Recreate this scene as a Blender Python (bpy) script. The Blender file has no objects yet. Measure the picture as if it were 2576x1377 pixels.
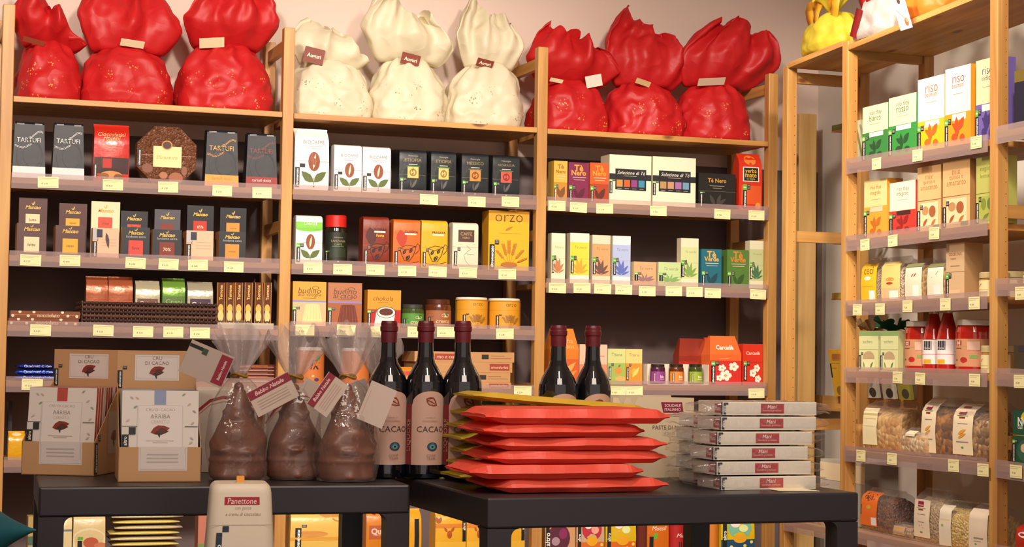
import bpy, math, random
from mathutils import Vector, Matrix, noise
random.seed(7)
scene = bpy.context.scene
col = scene.collection

# ------------------------------------------------------------------ camera
IW, IH, F = 2576.0, 1377.0, 4500.0
CP = Vector((-.353, -5.620, 1.02))
yaw, pit, rol = (math.radians(a) for a in (19.51, 2.561, .8139))
FW = Vector((math.sin(yaw)*math.cos(pit), math.cos(yaw)*math.cos(pit), math.sin(pit)))
_r = Vector((math.cos(yaw), -math.sin(yaw), 0)); _u = _r.cross(FW)
RT = _r*math.cos(rol)+_u*math.sin(rol); UP = _u*math.cos(rol)-_r*math.sin(rol)
cam = bpy.data.cameras.new('camera'); camo = bpy.data.objects.new('camera', cam); col.objects.link(camo)
cam.sensor_width = 36; cam.lens = 36*F/IW; cam.clip_start = .05
m = Matrix((RT, UP, -FW)).transposed().to_4x4(); m.translation = CP; camo.matrix_world = m
scene.camera = camo
def hit(x, y, ax, v):
    """the point of the plane axis=ax at v that the photograph shows at pixel x, y"""
    d = FW+RT*((x-IW/2)/F)+UP*((IH/2-y)/F)
    return CP+d*((v-CP[ax])/d[ax])

# ------------------------------------------------------------------ light
scene.view_settings.view_transform = 'Standard'; scene.view_settings.look = 'None'
scene.view_settings.exposure = 1.15; scene.view_settings.gamma = 1
w = bpy.data.worlds.new('world'); scene.world = w; w.use_nodes = True
w.node_tree.nodes['Background'].inputs[0].default_value = (1, .86, .80, 1)
w.node_tree.nodes['Background'].inputs[1].default_value = .35
def lamp(kind, loc, to, power, colr=(1, .80, .60), size=.12, spot=75, blend=.6):
    l = bpy.data.lights.new('ceiling_spot', kind); o = bpy.data.objects.new('ceiling_spot', l); col.objects.link(o)
    l.energy = power; l.color = colr
    if kind == 'SPOT': l.spot_size = math.radians(spot); l.spot_blend = blend; l.shadow_soft_size = size
    if kind == 'AREA': l.size = size
    o.location = loc; o.rotation_euler = (Vector(to)-Vector(loc)).to_track_quat('-Z', 'Y').to_euler()
    return o
WARM = (1, .87, .76)
for x, y, tx, tz, p in ((-.5, -3.1, .2, 1.35, 150), (.7, -3.1, .9, 1.25, 120), (1.5, -3.1, 2.0, 1.1, 110)):
    lamp('SPOT', (x, y, 2.82), (tx, 0, tz), p, WARM, .12, 58, .7)
lamp('SPOT', (.9, -1.6, 2.82), (2.5, -1.1, 1.25), 92, WARM, .12, 62, .6)
lamp('SPOT', (-.9, -4.6, 2.82), (.9, -2.6, .8), 34, WARM, .06, 60, .8)
lamp('SPOT', (.9, -2.3, 2.82), (2.95, .1, 1.25), 80, (1, .90, .80), .08, 38, .7)
lamp('SPOT', (.75, -3.55, 2.82), (1.0, -2.65, .86), 34, WARM, .05, 34, .5)
lamp('AREA', (.6, -4.2, 2.85), (.8, -1.0, .8), 20, (1, .84, .70), 1.2)

# ------------------------------------------------------------------ materials
def lin(h):
    h = h.lstrip('#'); v = [int(h[i:i+2], 16)/255 for i in (0, 2, 4)]
    return tuple(c/12.92 if c <= .04045 else ((c+.055)/1.055)**2.4 for c in v)+(1,)
MC = {}
def node(nt, t, **k):
    n = nt.nodes.new(t)
    for a, b in k.items():
        if a in n.inputs.keys(): n.inputs[a].default_value = b
        else: setattr(n, a, b)
    return n
def base(name):
    mt = bpy.data.materials.new(name); mt.use_nodes = True
    return mt, mt.node_tree, mt.node_tree.nodes['Principled BSDF']
def bump(nt, p, scale, strength, dist=.002, detail=3, src=None):
    tc = nt.nodes.new('ShaderNodeTexCoord'); n = src or node(nt, 'ShaderNodeTexNoise', Scale=scale, Detail=detail)
    nt.links.new(tc.outputs['Object'], n.inputs['Vector'])
    b = node(nt, 'ShaderNodeBump', Strength=strength, Distance=dist)
    nt.links.new(n.outputs[0], b.inputs['Height']); nt.links.new(b.outputs[0], p.inputs['Normal'])
def M(h, rough=.55, metal=0, bmp=0, bs=60, coat=0):
    """plain printed card, foil or plastic of one colour"""
    k = (h, rough, metal, bmp, bs, coat)
    if k not in MC:
        mt, nt, p = base('card_'+h.strip('#')); p.inputs['Base Color'].default_value = lin(h)
        p.inputs['Roughness'].default_value = rough; p.inputs['Metallic'].default_value = metal
        p.inputs['Coat Weight'].default_value = coat
        if bmp: bump(nt, p, bs, bmp, .004)
        MC[k] = mt
    return MC[k]
def ramp(nt, stops):
    r = nt.nodes.new('ShaderNodeValToRGB'); e = r.color_ramp.elements
    while len(e) < len(stops): e.new(.5)
    for i, (p, c) in enumerate(stops): e[i].position = p; e[i].color = c if len(c) == 4 else (*c, 1)
    return r
def wood(axis='z', a='#a87238', b='#d19f58'):
    k = ('wood', axis, a, b)
    if k not in MC:
        mt, nt, p = base('pine_'+axis); tc = nt.nodes.new('ShaderNodeTexCoord')
        mp = node(nt, 'ShaderNodeMapping'); s = [26, 26, 26]; s['xyz'.index(axis)] = 1.6; mp.inputs['Scale'].default_value = s
        nt.links.new(tc.outputs['Object'], mp.inputs[0])
        n = node(nt, 'ShaderNodeTexNoise', Scale=1.0, Detail=4, Distortion=.6); nt.links.new(mp.outputs[0], n.inputs['Vector'])
        r = ramp(nt, [(.3, lin(a)), (.7, lin(b))]); nt.links.new(n.outputs[0], r.inputs[0])
        # knots
        m2 = node(nt, 'ShaderNodeMapping'); s = [9, 9, 9]; s['xyz'.index(axis)] = 4.2; m2.inputs['Scale'].default_value = s
        nt.links.new(tc.outputs['Object'], m2.inputs[0])
        v = node(nt, 'ShaderNodeTexVoronoi', Scale=1.0); nt.links.new(m2.outputs[0], v.inputs['Vector'])
        kr = ramp(nt, [(.07, (1, 1, 1)), (.13, (0, 0, 0))]); nt.links.new(v.outputs['Distance'], kr.inputs[0])
        mx = node(nt, 'ShaderNodeMix', data_type='RGBA'); nt.links.new(kr.outputs[0], mx.inputs['Factor'])
        nt.links.new(r.outputs[0], mx.inputs['A']); mx.inputs['B'].default_value = lin('#7a4622')
        nt.links.new(mx.outputs['Result'], p.inputs['Base Color']); p.inputs['Roughness'].default_value = .45
        MC[k] = mt
    return MC[k]
def tissue(c, dot=None, c2=None):
    """wrapping paper with little printed dots gathered in rounds"""
    k = ('tissue', c, dot)
    if k not in MC:
        mt, nt, p = base('wrapping_paper'); p.inputs['Roughness'].default_value = .5
        p.inputs['Base Color'].default_value = lin(c)
        tc = nt.nodes.new('ShaderNodeTexCoord')
        if dot:
            v = node(nt, 'ShaderNodeTexVoronoi', Scale=105.0); nt.links.new(tc.outputs['Object'], v.inputs['Vector'])
            r1 = ramp(nt, [(.20, (1, 1, 1)), (.32, (0, 0, 0))]); nt.links.new(v.outputs['Distance'], r1.inputs[0])
            v2 = node(nt, 'ShaderNodeTexVoronoi', Scale=19.0); nt.links.new(tc.outputs['Object'], v2.inputs['Vector'])
            r2 = ramp(nt, [(.30, (1, 1, 1)), (.42, (0, 0, 0))]); nt.links.new(v2.outputs['Distance'], r2.inputs[0])
            sx = node(nt, 'ShaderNodeSeparateXYZ'); nt.links.new(tc.outputs['Object'], sx.inputs[0])
            r3 = ramp(nt, [(.11, (1, 1, 1)), (.15, (0, 0, 0))]); nt.links.new(sx.outputs['Z'], r3.inputs[0])
            a = node(nt, 'ShaderNodeMath', operation='MULTIPLY'); nt.links.new(r1.outputs[0], a.inputs[0]); nt.links.new(r2.outputs[0], a.inputs[1])
            b = node(nt, 'ShaderNodeMath', operation='MULTIPLY'); nt.links.new(a.outputs[0], b.inputs[0]); nt.links.new(r3.outputs[0], b.inputs[1])
            mx = node(nt, 'ShaderNodeMix', data_type='RGBA'); nt.links.new(b.outputs[0], mx.inputs['Factor'])
            mx.inputs['A'].default_value = lin(c); mx.inputs['B'].default_value = lin(dot)
            nt.links.new(mx.outputs['Result'], p.inputs['Base Color'])
        n = node(nt, 'ShaderNodeTexNoise', Scale=9.0, Detail=2); nt.links.new(tc.outputs['Object'], n.inputs['Vector'])
        av = node(nt, 'ShaderNodeMix', data_type='VECTOR'); av.inputs['Factor'].default_value = .12; nt.links.new(tc.outputs['Object'], av.inputs['A']); nt.links.new(n.outputs['Color'], av.inputs['B'])
        vo = node(nt, 'ShaderNodeTexVoronoi', Scale=15.0); nt.links.new(av.outputs['Result'], vo.inputs['Vector'])
        bp = node(nt, 'ShaderNodeBump', Strength=.5, Distance=.011); nt.links.new(vo.outputs['Distance'], bp.inputs['Height']); nt.links.new(bp.outputs[0], p.inputs['Normal'])
        tr = node(nt, 'ShaderNodeBsdfTranslucent'); tr.inputs[0].default_value = lin(c)
        ms = node(nt, 'ShaderNodeMixShader', Fac=.25); out = nt.nodes['Material Output']
        nt.links.new(p.outputs[0], ms.inputs[1]); nt.links.new(tr.outputs[0], ms.inputs[2]); nt.links.new(ms.outputs[0], out.inputs[0])
        MC[k] = mt
    return MC[k]
def clear(c='#ffffff', milk=.12, rough=.12, key='film', bs=30, bst=.5):
    """thin clear plastic: mostly see-through, a little milky, shiny at a slant"""
    k = (key, c, milk, rough, bs)
    if k not in MC:
        mt, nt, p = base(key); out = nt.nodes['Material Output']; nt.nodes.remove(p)
        t = node(nt, 'ShaderNodeBsdfTransparent'); t.inputs[0].default_value = (.97, .97, .97, 1)
        g = node(nt, 'ShaderNodeBsdfGlossy', Roughness=rough); d = node(nt, 'ShaderNodeBsdfDiffuse'); d.inputs[0].default_value = lin(c)
        fr = node(nt, 'ShaderNodeLayerWeight', Blend=.22); fk = node(nt, 'ShaderNodeMapRange'); fk.inputs['To Min'].default_value = .045; fk.inputs['To Max'].default_value = .5; m1 = node(nt, 'ShaderNodeMixShader'); m2 = node(nt, 'ShaderNodeMixShader', Fac=milk)
        tc = nt.nodes.new('ShaderNodeTexCoord'); n = node(nt, 'ShaderNodeTexNoise', Scale=bs, Detail=3); nt.links.new(tc.outputs['Object'], n.inputs['Vector'])
        bp = node(nt, 'ShaderNodeBump', Strength=bst, Distance=.01); nt.links.new(n.outputs[0], bp.inputs['Height'])
        nt.links.new(bp.outputs[0], g.inputs['Normal']); nt.links.new(bp.outputs[0], fr.inputs['Normal'])
        nt.links.new(fr.outputs['Facing'], fk.inputs[0]); nt.links.new(fk.outputs[0], m1.inputs[0]); nt.links.new(t.outputs[0], m1.inputs[1]); nt.links.new(g.outputs[0], m1.inputs[2])
        nt.links.new(m1.outputs[0], m2.inputs[1]); nt.links.new(d.outputs[0], m2.inputs[2]); nt.links.new(m2.outputs[0], out.inputs[0])
        MC[k] = mt
    return MC[k]
def grain(c1, c2, scale=120, rough=.25):
    """small pieces packed behind film: rice, beans, pasta, sweets"""
    k = ('grain', c1, c2, scale)
    if k not in MC:
        mt, nt, p = base('packed_pieces'); tc = nt.nodes.new('ShaderNodeTexCoord')
        v = node(nt, 'ShaderNodeTexVoronoi', Scale=scale); nt.links.new(tc.outputs['Object'], v.inputs['Vector'])
        s = node(nt, 'ShaderNodeSeparateColor'); nt.links.new(v.outputs['Color'], s.inputs[0])
        r = ramp(nt, [(.15, lin(c1)), (.85, lin(c2))]); nt.links.new(s.outputs[0], r.inputs[0])
        nt.links.new(r.outputs[0], p.inputs['Base Color']); p.inputs['Roughness'].default_value = rough
        b = node(nt, 'ShaderNodeBump', Strength=.8, Distance=.006, invert=True); nt.links.new(v.outputs['Distance'], b.inputs['Height']); nt.links.new(b.outputs[0], p.inputs['Normal'])
        MC[k] = mt
    return MC[k]
def painted_wall(c, c2=None, zsplit=1.72):
    mt, nt, p = base('painted_wall'); p.inputs['Roughness'].default_value = .8
    tc = nt.nodes.new('ShaderNodeTexCoord')
    if c2:
        sx = node(nt, 'ShaderNodeSeparateXYZ'); nt.links.new(tc.outputs['Object'], sx.inputs[0])
        g = node(nt, 'ShaderNodeMath', operation='GREATER_THAN'); nt.links.new(sx.outputs['Z'], g.inputs[0]); g.inputs[1].default_value = zsplit
        mx = node(nt, 'ShaderNodeMix', data_type='RGBA'); nt.links.new(g.outputs[0], mx.inputs['Factor'])
        mx.inputs['A'].default_value = lin(c2); mx.inputs['B'].default_value = lin(c); nt.links.new(mx.outputs['Result'], p.inputs['Base Color'])
    else: p.inputs['Base Color'].default_value = lin(c)
    bump(nt, p, 140, .08, .002)
    return mt

# ------------------------------------------------------------------ mesh building
class G:
    def __init__(s): s.v = []; s.f = []; s.m = []; s.s = []; s.mats = []
    def slot(s, mt):
        if mt not in s.mats: s.mats.append(mt)
        return s.mats.index(mt)
    def add(s, vs, fs, mt, smooth=False):
        o = len(s.v); k = s.slot(mt); s.v += [tuple(v) for v in vs]
        for f in fs: s.f.append([i+o for i in f]); s.m.append(k); s.s.append(smooth)
        return s
    def box(s, x0, x1, y0, y1, z0, z1, mt):
        vs = [(x, y, z) for z in (z0, z1) for y in (y0, y1) for x in (x0, x1)]
        return s.add(vs, [(0, 2, 3, 1), (4, 5, 7, 6), (0, 1, 5, 4), (2, 6, 7, 3), (0, 4, 6, 2), (1, 3, 7, 5)], mt)
    def bar(s, a, b, wx, wz, mt):
        """square bar from a to b"""
        a, b = Vector(a), Vector(b); d = (b-a).normalized(); e = Vector((0, 0, 1)) if abs(d.z) < .9 else Vector((0, 1, 0))
        p = d.cross(e).normalized()*wx/2; q = d.cross(p).normalized()*wz/2
        vs = [c+i*p+j*q for c in (a, b) for i, j in ((-1, -1), (1, -1), (1, 1), (-1, 1))]
        return s.add(vs, [(3, 2, 1, 0), (4, 5, 6, 7)]+[(i, (i+1) % 4, 4+(i+1) % 4, 4+i) for i in range(4)], mt)
    def grid(s, fn, nu, nv, mt, closed=False, smooth=True, caps=False):
        """fn(u,v) for u,v in 0..1"""
        n = nu if closed else nu+1
        vs = [fn(i/nu, j/nv) for j in range(nv+1) for i in range(n)]
        fs = [(j*n+i, j*n+(i+1) % n, (j+1)*n+(i+1) % n, (j+1)*n+i) for j in range(nv) for i in range(nu)]
        if caps: fs += [tuple(range(n))[::-1], tuple(nv*n+i for i in range(n))]
        return s.add(vs, fs, mt, smooth)
    def lathe(s, prof, mt, n=28, c=(0, 0), smooth=True):
        """prof: (r, z[, material])"""
        for (r0, z0, *_), (r1, z1, *mm) in zip(prof, prof[1:]):
            vs = [(c[0]+r*math.cos(6.2832*i/n), c[1]+r*math.sin(6.2832*i/n), z) for r, z in ((r0, z0), (r1, z1)) for i in range(n)]
            s.add(vs, [(i, (i+1) % n, n+(i+1) % n, n+i) for i in range(n)], mm[0] if mm else mt, smooth)
        return s
    def build(s, name, parent=None, loc=None, rz=0, bevel=0, kind=None, weld=True):
        me = bpy.data.meshes.new(name); me.from_pydata(s.v, [], s.f)
        for mt in s.mats: me.materials.append(mt)
        me.polygons.foreach_set('material_index', s.m); me.polygons.foreach_set('use_smooth', s.s)
        me.update(); o = bpy.data.objects.new(name, me); col.objects.link(o)
        if parent: o.parent = parent
        if loc is not None: o.location = loc
        o.rotation_euler = (0, 0, rz)
        if bevel:
            b = o.modifiers.new('soft_edge', 'BEVEL'); b.width = bevel; b.segments = 2; b.limit_method = 'ANGLE'
        if kind: o['kind'] = kind
        return o
def tag(o, label, cat, group=None):
    o['label'] = label; o['category'] = cat
    if group: o['group'] = group
    return o
def thing(name, label, cat, loc, rz=0, group=None):
    o = bpy.data.objects.new(name, None); col.objects.link(o); o.location = loc; o.rotation_euler = (0, 0, rz); o.empty_display_size = .05
    return tag(o, label, cat, group)

# lettering
TC = {}
def textmesh(t, bold, shear):
    k = (t, bold, shear)
    if k not in TC:
        c = bpy.data.curves.new('lettering', 'FONT'); c.body = t; c.resolution_u = 2; c.offset = bold; c.shear = shear
        o = bpy.data.objects.new('lettering', c); me = o.to_mesh()
        vs = [(v.co.x, v.co.y) for v in me.vertices]; fs = [tuple(p.vertices) for p in me.polygons]
        o.to_mesh_clear(); bpy.data.objects.remove(o); bpy.data.curves.remove(c)
        x0, x1 = min(v[0] for v in vs), max(v[0] for v in vs); y0, y1 = min(v[1] for v in vs), max(v[1] for v in vs)
        wd = x1-x0 or 1
        TC[k] = ([((x-(x0+x1)/2)/wd, (y-(y0+y1)/2)/wd) for x, y in vs], fs)
    return TC[k]
def gfx(g, S, w, h, items, off=.0004, n=1):
    """printed marks on a face; S(u, v, off) gives the point of the surface, u and v in 0..1"""
    S0 = S; S = lambda u, v, o=0: S0(min(max(u, 0), 1), min(max(v, 0), 1), o)
    for k, it in enumerate(items):
        o = off+k*.00009; T = it[0]; mt = it[-1] if not isinstance(it[-1], str) else M(it[-1])
        if T == 'R':
            _, u0, v0, u1, v1, _c = it; a = max(1, round(n*abs(u1-u0))); b = max(1, round(n*abs(v1-v0)))
            g.grid(lambda u, v: S(u0+(u1-u0)*u, v0+(v1-v0)*v, o), a, b, mt, smooth=n > 1)
        elif T == 'E':
            _, cu, cv, ru, rv, _c = it; q = 18
            g.add([S(cu, cv, o)]+[S(cu+ru*math.cos(6.2832*i/q), cv+rv*math.sin(6.2832*i/q), o) for i in range(q)], [(0, i+1, (i+1) % q+1) for i in range(q)], mt)
        elif T == 'O':      # ring
            _, cu, cv, ru, rv, th, _c = it; q = 22
            g.add([S(cu+f*ru*math.cos(6.2832*i/q), cv+f*rv*math.sin(6.2832*i/q), o) for f in (1, 1-th) for i in range(q)], [(i, (i+1) % q, q+(i+1) % q, q+i) for i in range(q)], mt)
        elif T == 'P':
            g.add([S(a, b, o) for a, b in it[1]], [tuple(range(len(it[1])))], mt)
        elif T == 'L':      # leaf or petal from a to b, width fraction
            _, u0, v0, u1, v1, wd, _c = it; ax, ay = (u1-u0)*w, (v1-v0)*h; pts = []
            for t, s in ((0, 0), (.2, .7), (.45, 1), (.75, .65), (1, 0), (.75, -.5), (.45, -.8), (.2, -.55)):
                pts.append(S(u0+(ax*t-ay*s*wd/2)/w, v0+(ay*t+ax*s*wd/2)/h, o))
            g.add(pts, [tuple(range(8))], mt)
        elif T == 'C':      # stroke along points, width in metres
            pts = it[1]; wd = it[2]; q = []
            for i, (a, b) in enumerate(pts):
                a0, b0 = pts[max(0, i-1)]; a1, b1 = pts[min(len(pts)-1, i+1)]; dx, dy = (a1-a0)*w, (b1-b0)*h; L = math.hypot(dx, dy) or 1
                for s in (-.5, .5): q.append(S(a-dy/L*wd*s/w, b+dx/L*wd*s/h, o))
            g.add(q, [(2*i, 2*i+1, 2*i+3, 2*i+2) for i in range(len(pts)-1)], mt)
        elif T == 'T':      # ('T', u, v, width fraction, text, rot, bold, shear, colour)
            _, cu, cv, wf, t, rot, bold, shear, _c = it; vs, fs = textmesh(t, bold, shear)
            c, s = math.cos(math.radians(rot)), math.sin(math.radians(rot)); L = wf*(h if abs(rot) > 45 else w)
            if abs(rot) > 45 and k and items[k-1][0] == 'R': L = min(L, .8*(items[k-1][3]-items[k-1][1])*w/(max(q[1] for q in vs)*2))
            g.add([S(cu+L*(c*x-s*y)/w, cv+L*(s*x+c*y)/h, o) for x, y in vs], fs, mt)
def T(u, v, wf, t, c, rot=0, b=.01, sh=0): return ('T', u, v, wf, t, rot, b, sh, c)
def R(u0, v0, u1, v1, c): return ('R', u0, v0, u1, v1, c)
BL = '#15161a'; WH = '#f4eee2'; GR = '#5fae34'; CARD = '#efe3a4'
def BR(u0=.03, v0=.03, v1=.33, uw=.14, green=True, txt='altromercato', c=BL, sq=True):
    """the black upright strip with its name, and the small squares over it"""
    t = 'altromercato' if txt is None else txt
    o = [R(u0, v0, u0+uw, v1, c), T(u0+uw*.5, (v0+v1)/2, (v1-v0)*.88, t, WH, 90, .03)]
    if sq:
        hh = uw*.62
        if green: o += [R(u0, v1, u0+uw, v1+hh, GR), T(u0+uw*.5, v1+hh*.5, uw*.7, 'bio', WH, 0, .02)]
        o += [R(u0+uw*1.05, v1+.01, u0+uw*1.9, v1+hh, c)]
        o += [R(u0+uw*1.15, v1+.01+hh*.22*q, u0+uw*1.8, v1+.01+hh*.22*q+hh*.07, '#c8c0b4') for q in (1, 2, 3)]
    return o

# ------------------------------------------------------------------ pack shapes
PROF = {  # v, width factor, front inset, back inset (of the depth), front bulge
 'box': [(0, 1, 0, 0, 0), (1, 1, 0, 0, 0)],
 'taper': [(0, 1, 0, 0, 0), (.96, .88, .14, 0, 0), (1, .88, .30, .1, 0)],
 'brick': [(0, .97, .03, .03, 0), (.03, 1, 0, 0, .02), (.5, 1, 0, 0, .03), (.92, .99, .0, 0, .02), (.97, .97, .06, 0, 0), (1, .95, .35, .2, 0)],
 'gable': [(0, 1, 0, 0, 0), (.62, 1, 0, 0, 0), (.64, .99, .01, .01, 0), (.97, .80, .36, .36, 0), (1, .80, .40, .40, 0)],
 'bag': [(0, .97, .04, .04, 0), (.06, 1, 0, 0, .04), (.45, 1, -.02, 0, .07), (.8, .98, .02, .02, .05), (.9, .97, .2, .2, .02), (.96, .98, .42, .42, 0), (1, 1, .46, .46, 0)],
 'pouch': [(0, .94, .2, .2, 0), (.05, .98, .02, .02, .1), (.3, 1, -.08, -.05, .2), (.6, .98, .06, .06, .16), (.85, .96, .32, .32, .05), (.93, 1, .45, .45, 0), (1, 1.02, .47, .47, 0)],
}
def surf(w, h, d, prof):
    P = PROF[prof]
    def at(v):
        v = min(max(v, 0), 1)
        for a, b in zip(P, P[1:]):
            if v <= b[0]: break
        t = (v-a[0])/((b[0]-a[0]) or 1)
        return [x+(y-x)*t for x, y in zip(a[1:], b[1:])]
    def S(u, v, o=0, back=False):
        wf, yf, yb, bl = at(v)
        x = (u-.5)*w*wf; k = 1-(2*u-1)**2
        return (x, (d-yb*d+bl*d*.6*k+o) if back else (yf*d-bl*d*k-o), v*h)
    return S, P
def body(g, w, h, d, prof, mt, side=None, n=None):
    S, P = surf(w, h, d, prof); flat = all(p[4] == 0 for p in P); n = n or (1 if flat else 8)
    rows = [p[0] for p in P] if flat else [p[0] for p in P]
    if not flat:
        r2 = []
        for a, b in zip(rows, rows[1:]): r2 += [a, a+(b-a)*.5]
        rows = r2+[1]
    for back in (False, True):
        vs = [S(i/n, v, 0, back) for v in rows for i in range(n+1)]; q = n+1
        g.add(vs, [tuple((j*q+i, j*q+i+1, (j+1)*q+i+1, (j+1)*q+i)[::-1 if back else 1]) for j in range(len(rows)-1) for i in range(n)], mt if not back else (side or mt), not flat)
    sm = side or mt
    for u in (0, 1):
        vs = [S(u, v, 0, b) for v in rows for b in (False, True)]
        g.add(vs, [(2*j, 2*j+1, 2*j+3, 2*j+2) for j in range(len(rows)-1)], sm)
    for v in (0, 1):
        g.add([S(i/n, v, 0, b) for b in (False, True) for i in range(n+1)], [(i, i+1, n+2+i, n+1+i) for i in range(n)], sm)
    return S
ZX = lambda S: (lambda u, v, o=0: S(u, v, o))
# frames of the shelves: main wall faces -Y (rot 0), side unit faces -X (rot -90)
RX = 2.460; RROT = -math.pi/2
ZMAIN = {}; ZSIDE = {}; W = .87; YA, YB, YZ = -.753, -1.539, -.364
def place(unit, x0, x1, ytop, Y, base=None, pxb=None):
    """size and place of a front face seen between pixel columns x0..x1 with its top at ytop"""
    if unit == 'm':
        a, b = hit(x0, pxb or ytop+60, 1, Y), hit(x1, pxb or ytop+60, 1, Y); zt = hit((x0+x1)/2, ytop, 1, Y).z
        return Vector(((a.x+b.x)/2, Y, base)), b.x-a.x, zt-base, 0
    X = RX+Y; a, b = hit(x0, pxb or ytop+60, 0, X), hit(x1, pxb or ytop+60, 0, X); zt = hit((x0+x1)/2, ytop, 0, X).z
    return Vector((X, (a.y+b.y)/2, base)), a.y-b.y, zt-base, RROT
def pack(name, label, cat, unit, base, x0, x1, ytop, d, prof, colr, items=(), Y=.03, group=None, side=None, rz=0, parts=(), topdz=0, wf=1):
    loc, w, h, rot = place(unit, x0, x1, ytop, Y, base)
    w *= wf
    if unit == 'm':     # keep clear of the side frames
        k = math.floor(loc.x/W); loc.x = max(loc.x, k*W+.0195+w/2); loc.x = min(loc.x, (k+1)*W-.0195-w/2)
    elif loc.y > YB: loc.y = max(loc.y, YB+.0205+w/2); loc.y = min(loc.y, YA-.0205-w/2)
    mt = colr if not isinstance(colr, str) else M(colr); sd = (side if not isinstance(side, str) else M(side)) if side else None
    g = G(); S = body(g, w, h, d, prof, mt, sd); curved = prof not in ('box', 'gable', 'taper')
    gfx(g, S, w, h, items, n=8 if curved else (4 if prof == 'gable' else 1))
    o = g.build(name, None, loc, rot+math.radians(rz)); tag(o, label, cat, group)
    for k, (pn, its) in enumerate(parts):
        g = G(); gfx(g, S, w, h, its, off=.0016+.0006*k, n=8 if curved else (4 if prof == 'gable' else 1)); g.build(pn, o)
    return o
def cyl_surf(r, h, z0=0, span=1.35, c=(0, 0), rf=None):
    def S(u, v, o=0):
        a = (u-.5)*2*span; rr = (rf(v) if rf else r)+o
        return (c[0]+rr*math.sin(a), c[1]-rr*math.cos(a), z0+v*h)
    return S

# ------------------------------------------------------------------ the room
XW, YW = 2.98, .345
def struct(name, g, bevel=0): return g.build(name, kind='structure', bevel=bevel)
struct('wall_rear', G().box(-2.2, XW, YW, YW+.1, 0, 2.95, painted_wall('#d8c2b4', '#675856')))
struct('wall_side', G().box(XW, XW+.1, -6.6, YW+.1, 0, 2.95, painted_wall('#cfc6b8')))
struct('wall_far_side', G().box(-2.3, -2.2, -6.6, YW+.1, 0, 2.95, painted_wall('#d8c8b8')))
struct('floor', G().box(-2.3, XW+.1, -6.7, YW+.1, -.1, 0, M('#6e5a48', .5)))
struct('ceiling', G().box(-2.3, XW+.1, -6.7, YW+.1, 2.95, 3.05, M('#e8ded0', .9)))

# ------------------------------------------------------------------ shelving along the rear wall
PW = .036; W = .87; DP = .33
PZ, PX, PY = wood('z'), wood('x'), wood('y')
unit = thing('pine_shelving', 'long pine shelving on the dark rear wall in three bays of stocked shelves', 'shelving', (W*1.5, 0, 0))
def frame(parent, x, y, xr, yr, ztop, ang=0):
    """side frame: a post at the aisle, a post at the wall and rungs between them"""
    dx, dy = xr-x, yr-y; L = math.hypot(dx, dy); ux, uy = dx/L, dy/L
    f = bpy.data.objects.new('side_frame', None); col.objects.link(f); f.parent = parent; f.empty_display_size = .05
    for z in (.12, .8, 1.42, ztop-(.052 if abs(dx) < abs(dy) else .037)): G().bar((x+ux*.037, y+uy*.037, z), (xr-ux*.037, yr-uy*.037, z), .02, .036, PX if abs(dx) > abs(dy) else PY).build('rung', f)
    for px, py in ((x, y), (xr, yr)):
        s = PW/2; cx, cy = px+ux*s, py+uy*s
        if (px, py) == (xr, yr): cx, cy = px-ux*s, py-uy*s
        p = G().box(-s, s, -s, s, 0, ztop, PZ).build('post', f, (cx, cy, 0), bevel=.0025)
        # peg holes on the faces turned to the bay
        if (px, py) == (x, y):
            hg = G(); hm = M('#3a2412', .9)
            for k in range(int((ztop-.3)/.032)):
                z = .25+k*.032
                if abs(dx) > abs(dy): vs = [(.009+.0016*math.cos(a), -s-.0003, z+.0016*math.sin(a)) for a in [i*1.0472 for i in range(6)]]
                else: vs = [(s+.0003, .009+.0016*math.cos(a), z+.0016*math.sin(a)) for a in [i*1.0472 for i in range(6)]]
                hg.add(vs, [tuple(range(6))], hm)
            hg.build('peg_hole_row', f, (cx, cy, 0))['kind'] = 'stuff'
    return f
ZT = [hit(20, 10, 1, 0).z, hit(725, 69, 1, 0).z, hit(1366, 118, 1, 0).z, hit(1948, 185, 1, 0).z]
off = Vector((W*1.5, 0, 0))
for k in range(4):
    f = frame(unit, k*W-off.x, 0, k*W-off.x, DP, ZT[k])
STRIP = clear('#b89c98', .30, .18, 'label_strip_plastic', 4, .1)
def shelf_main(key, k, pL, pR, strip=True):
    zb = (hit(*pL, 1, 0).z+hit(*pR, 1, 0).z)/2
    x0, x1 = k*W+PW/2+.001-off.x, (k+1)*W-PW/2-.001-off.x
    if strip: zt = zb+.034; zl = zt-.018
    else: zt = zb; zl = zt-.018
    b = G().box(x0, x1, .0, DP-.01, zl, zt, PX).build('shelf_board', unit, bevel=.0015)
    if strip:
        g = G().box(x0, x1, -.005, -.003, zt-.034, zt+.014, STRIP)
        g.build('label_strip', b)['label'] = 'clear plastic label strip clipped along the shelf edge'
    ZMAIN[key, k] = zt
for k, a, b in ((0, (34, 241), (708, 281)), (1, (740, 284), (1351, 321)), (2, (1383, 324), (1936, 356))): shelf_main('s0', k, a, b, False)
for k, a, b in ((0, (31, 475), (703, 501)), (1, (736, 503), (1346, 527)), (2, (1377, 529), (1934, 556))): shelf_main('s1', k, a, b)
for k, a, b in ((0, (26, 669), (701, 690)), (1, (734, 690), (1343, 708)), (2, (1375, 736), (1930, 752))): shelf_main('s2', k, a, b)
for k, a, b in ((0, (21, 846), (698, 858)), (1, (731, 846), (1341, 857)), (2, (1374, 988), (1926, 1001))): shelf_main('s3', k, a, b)
shelf_main('s5', 0, (17, 986), (697, 992)); shelf_main('s5', 1, (730, 1001), (1340, 1007))
shelf_main('s6', 0, (14, 1188), (695, 1186))
for k in range(3): shelf_main('s7', k, (20+k*680, 1440), (690+k*660, 1432-k*4))
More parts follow.
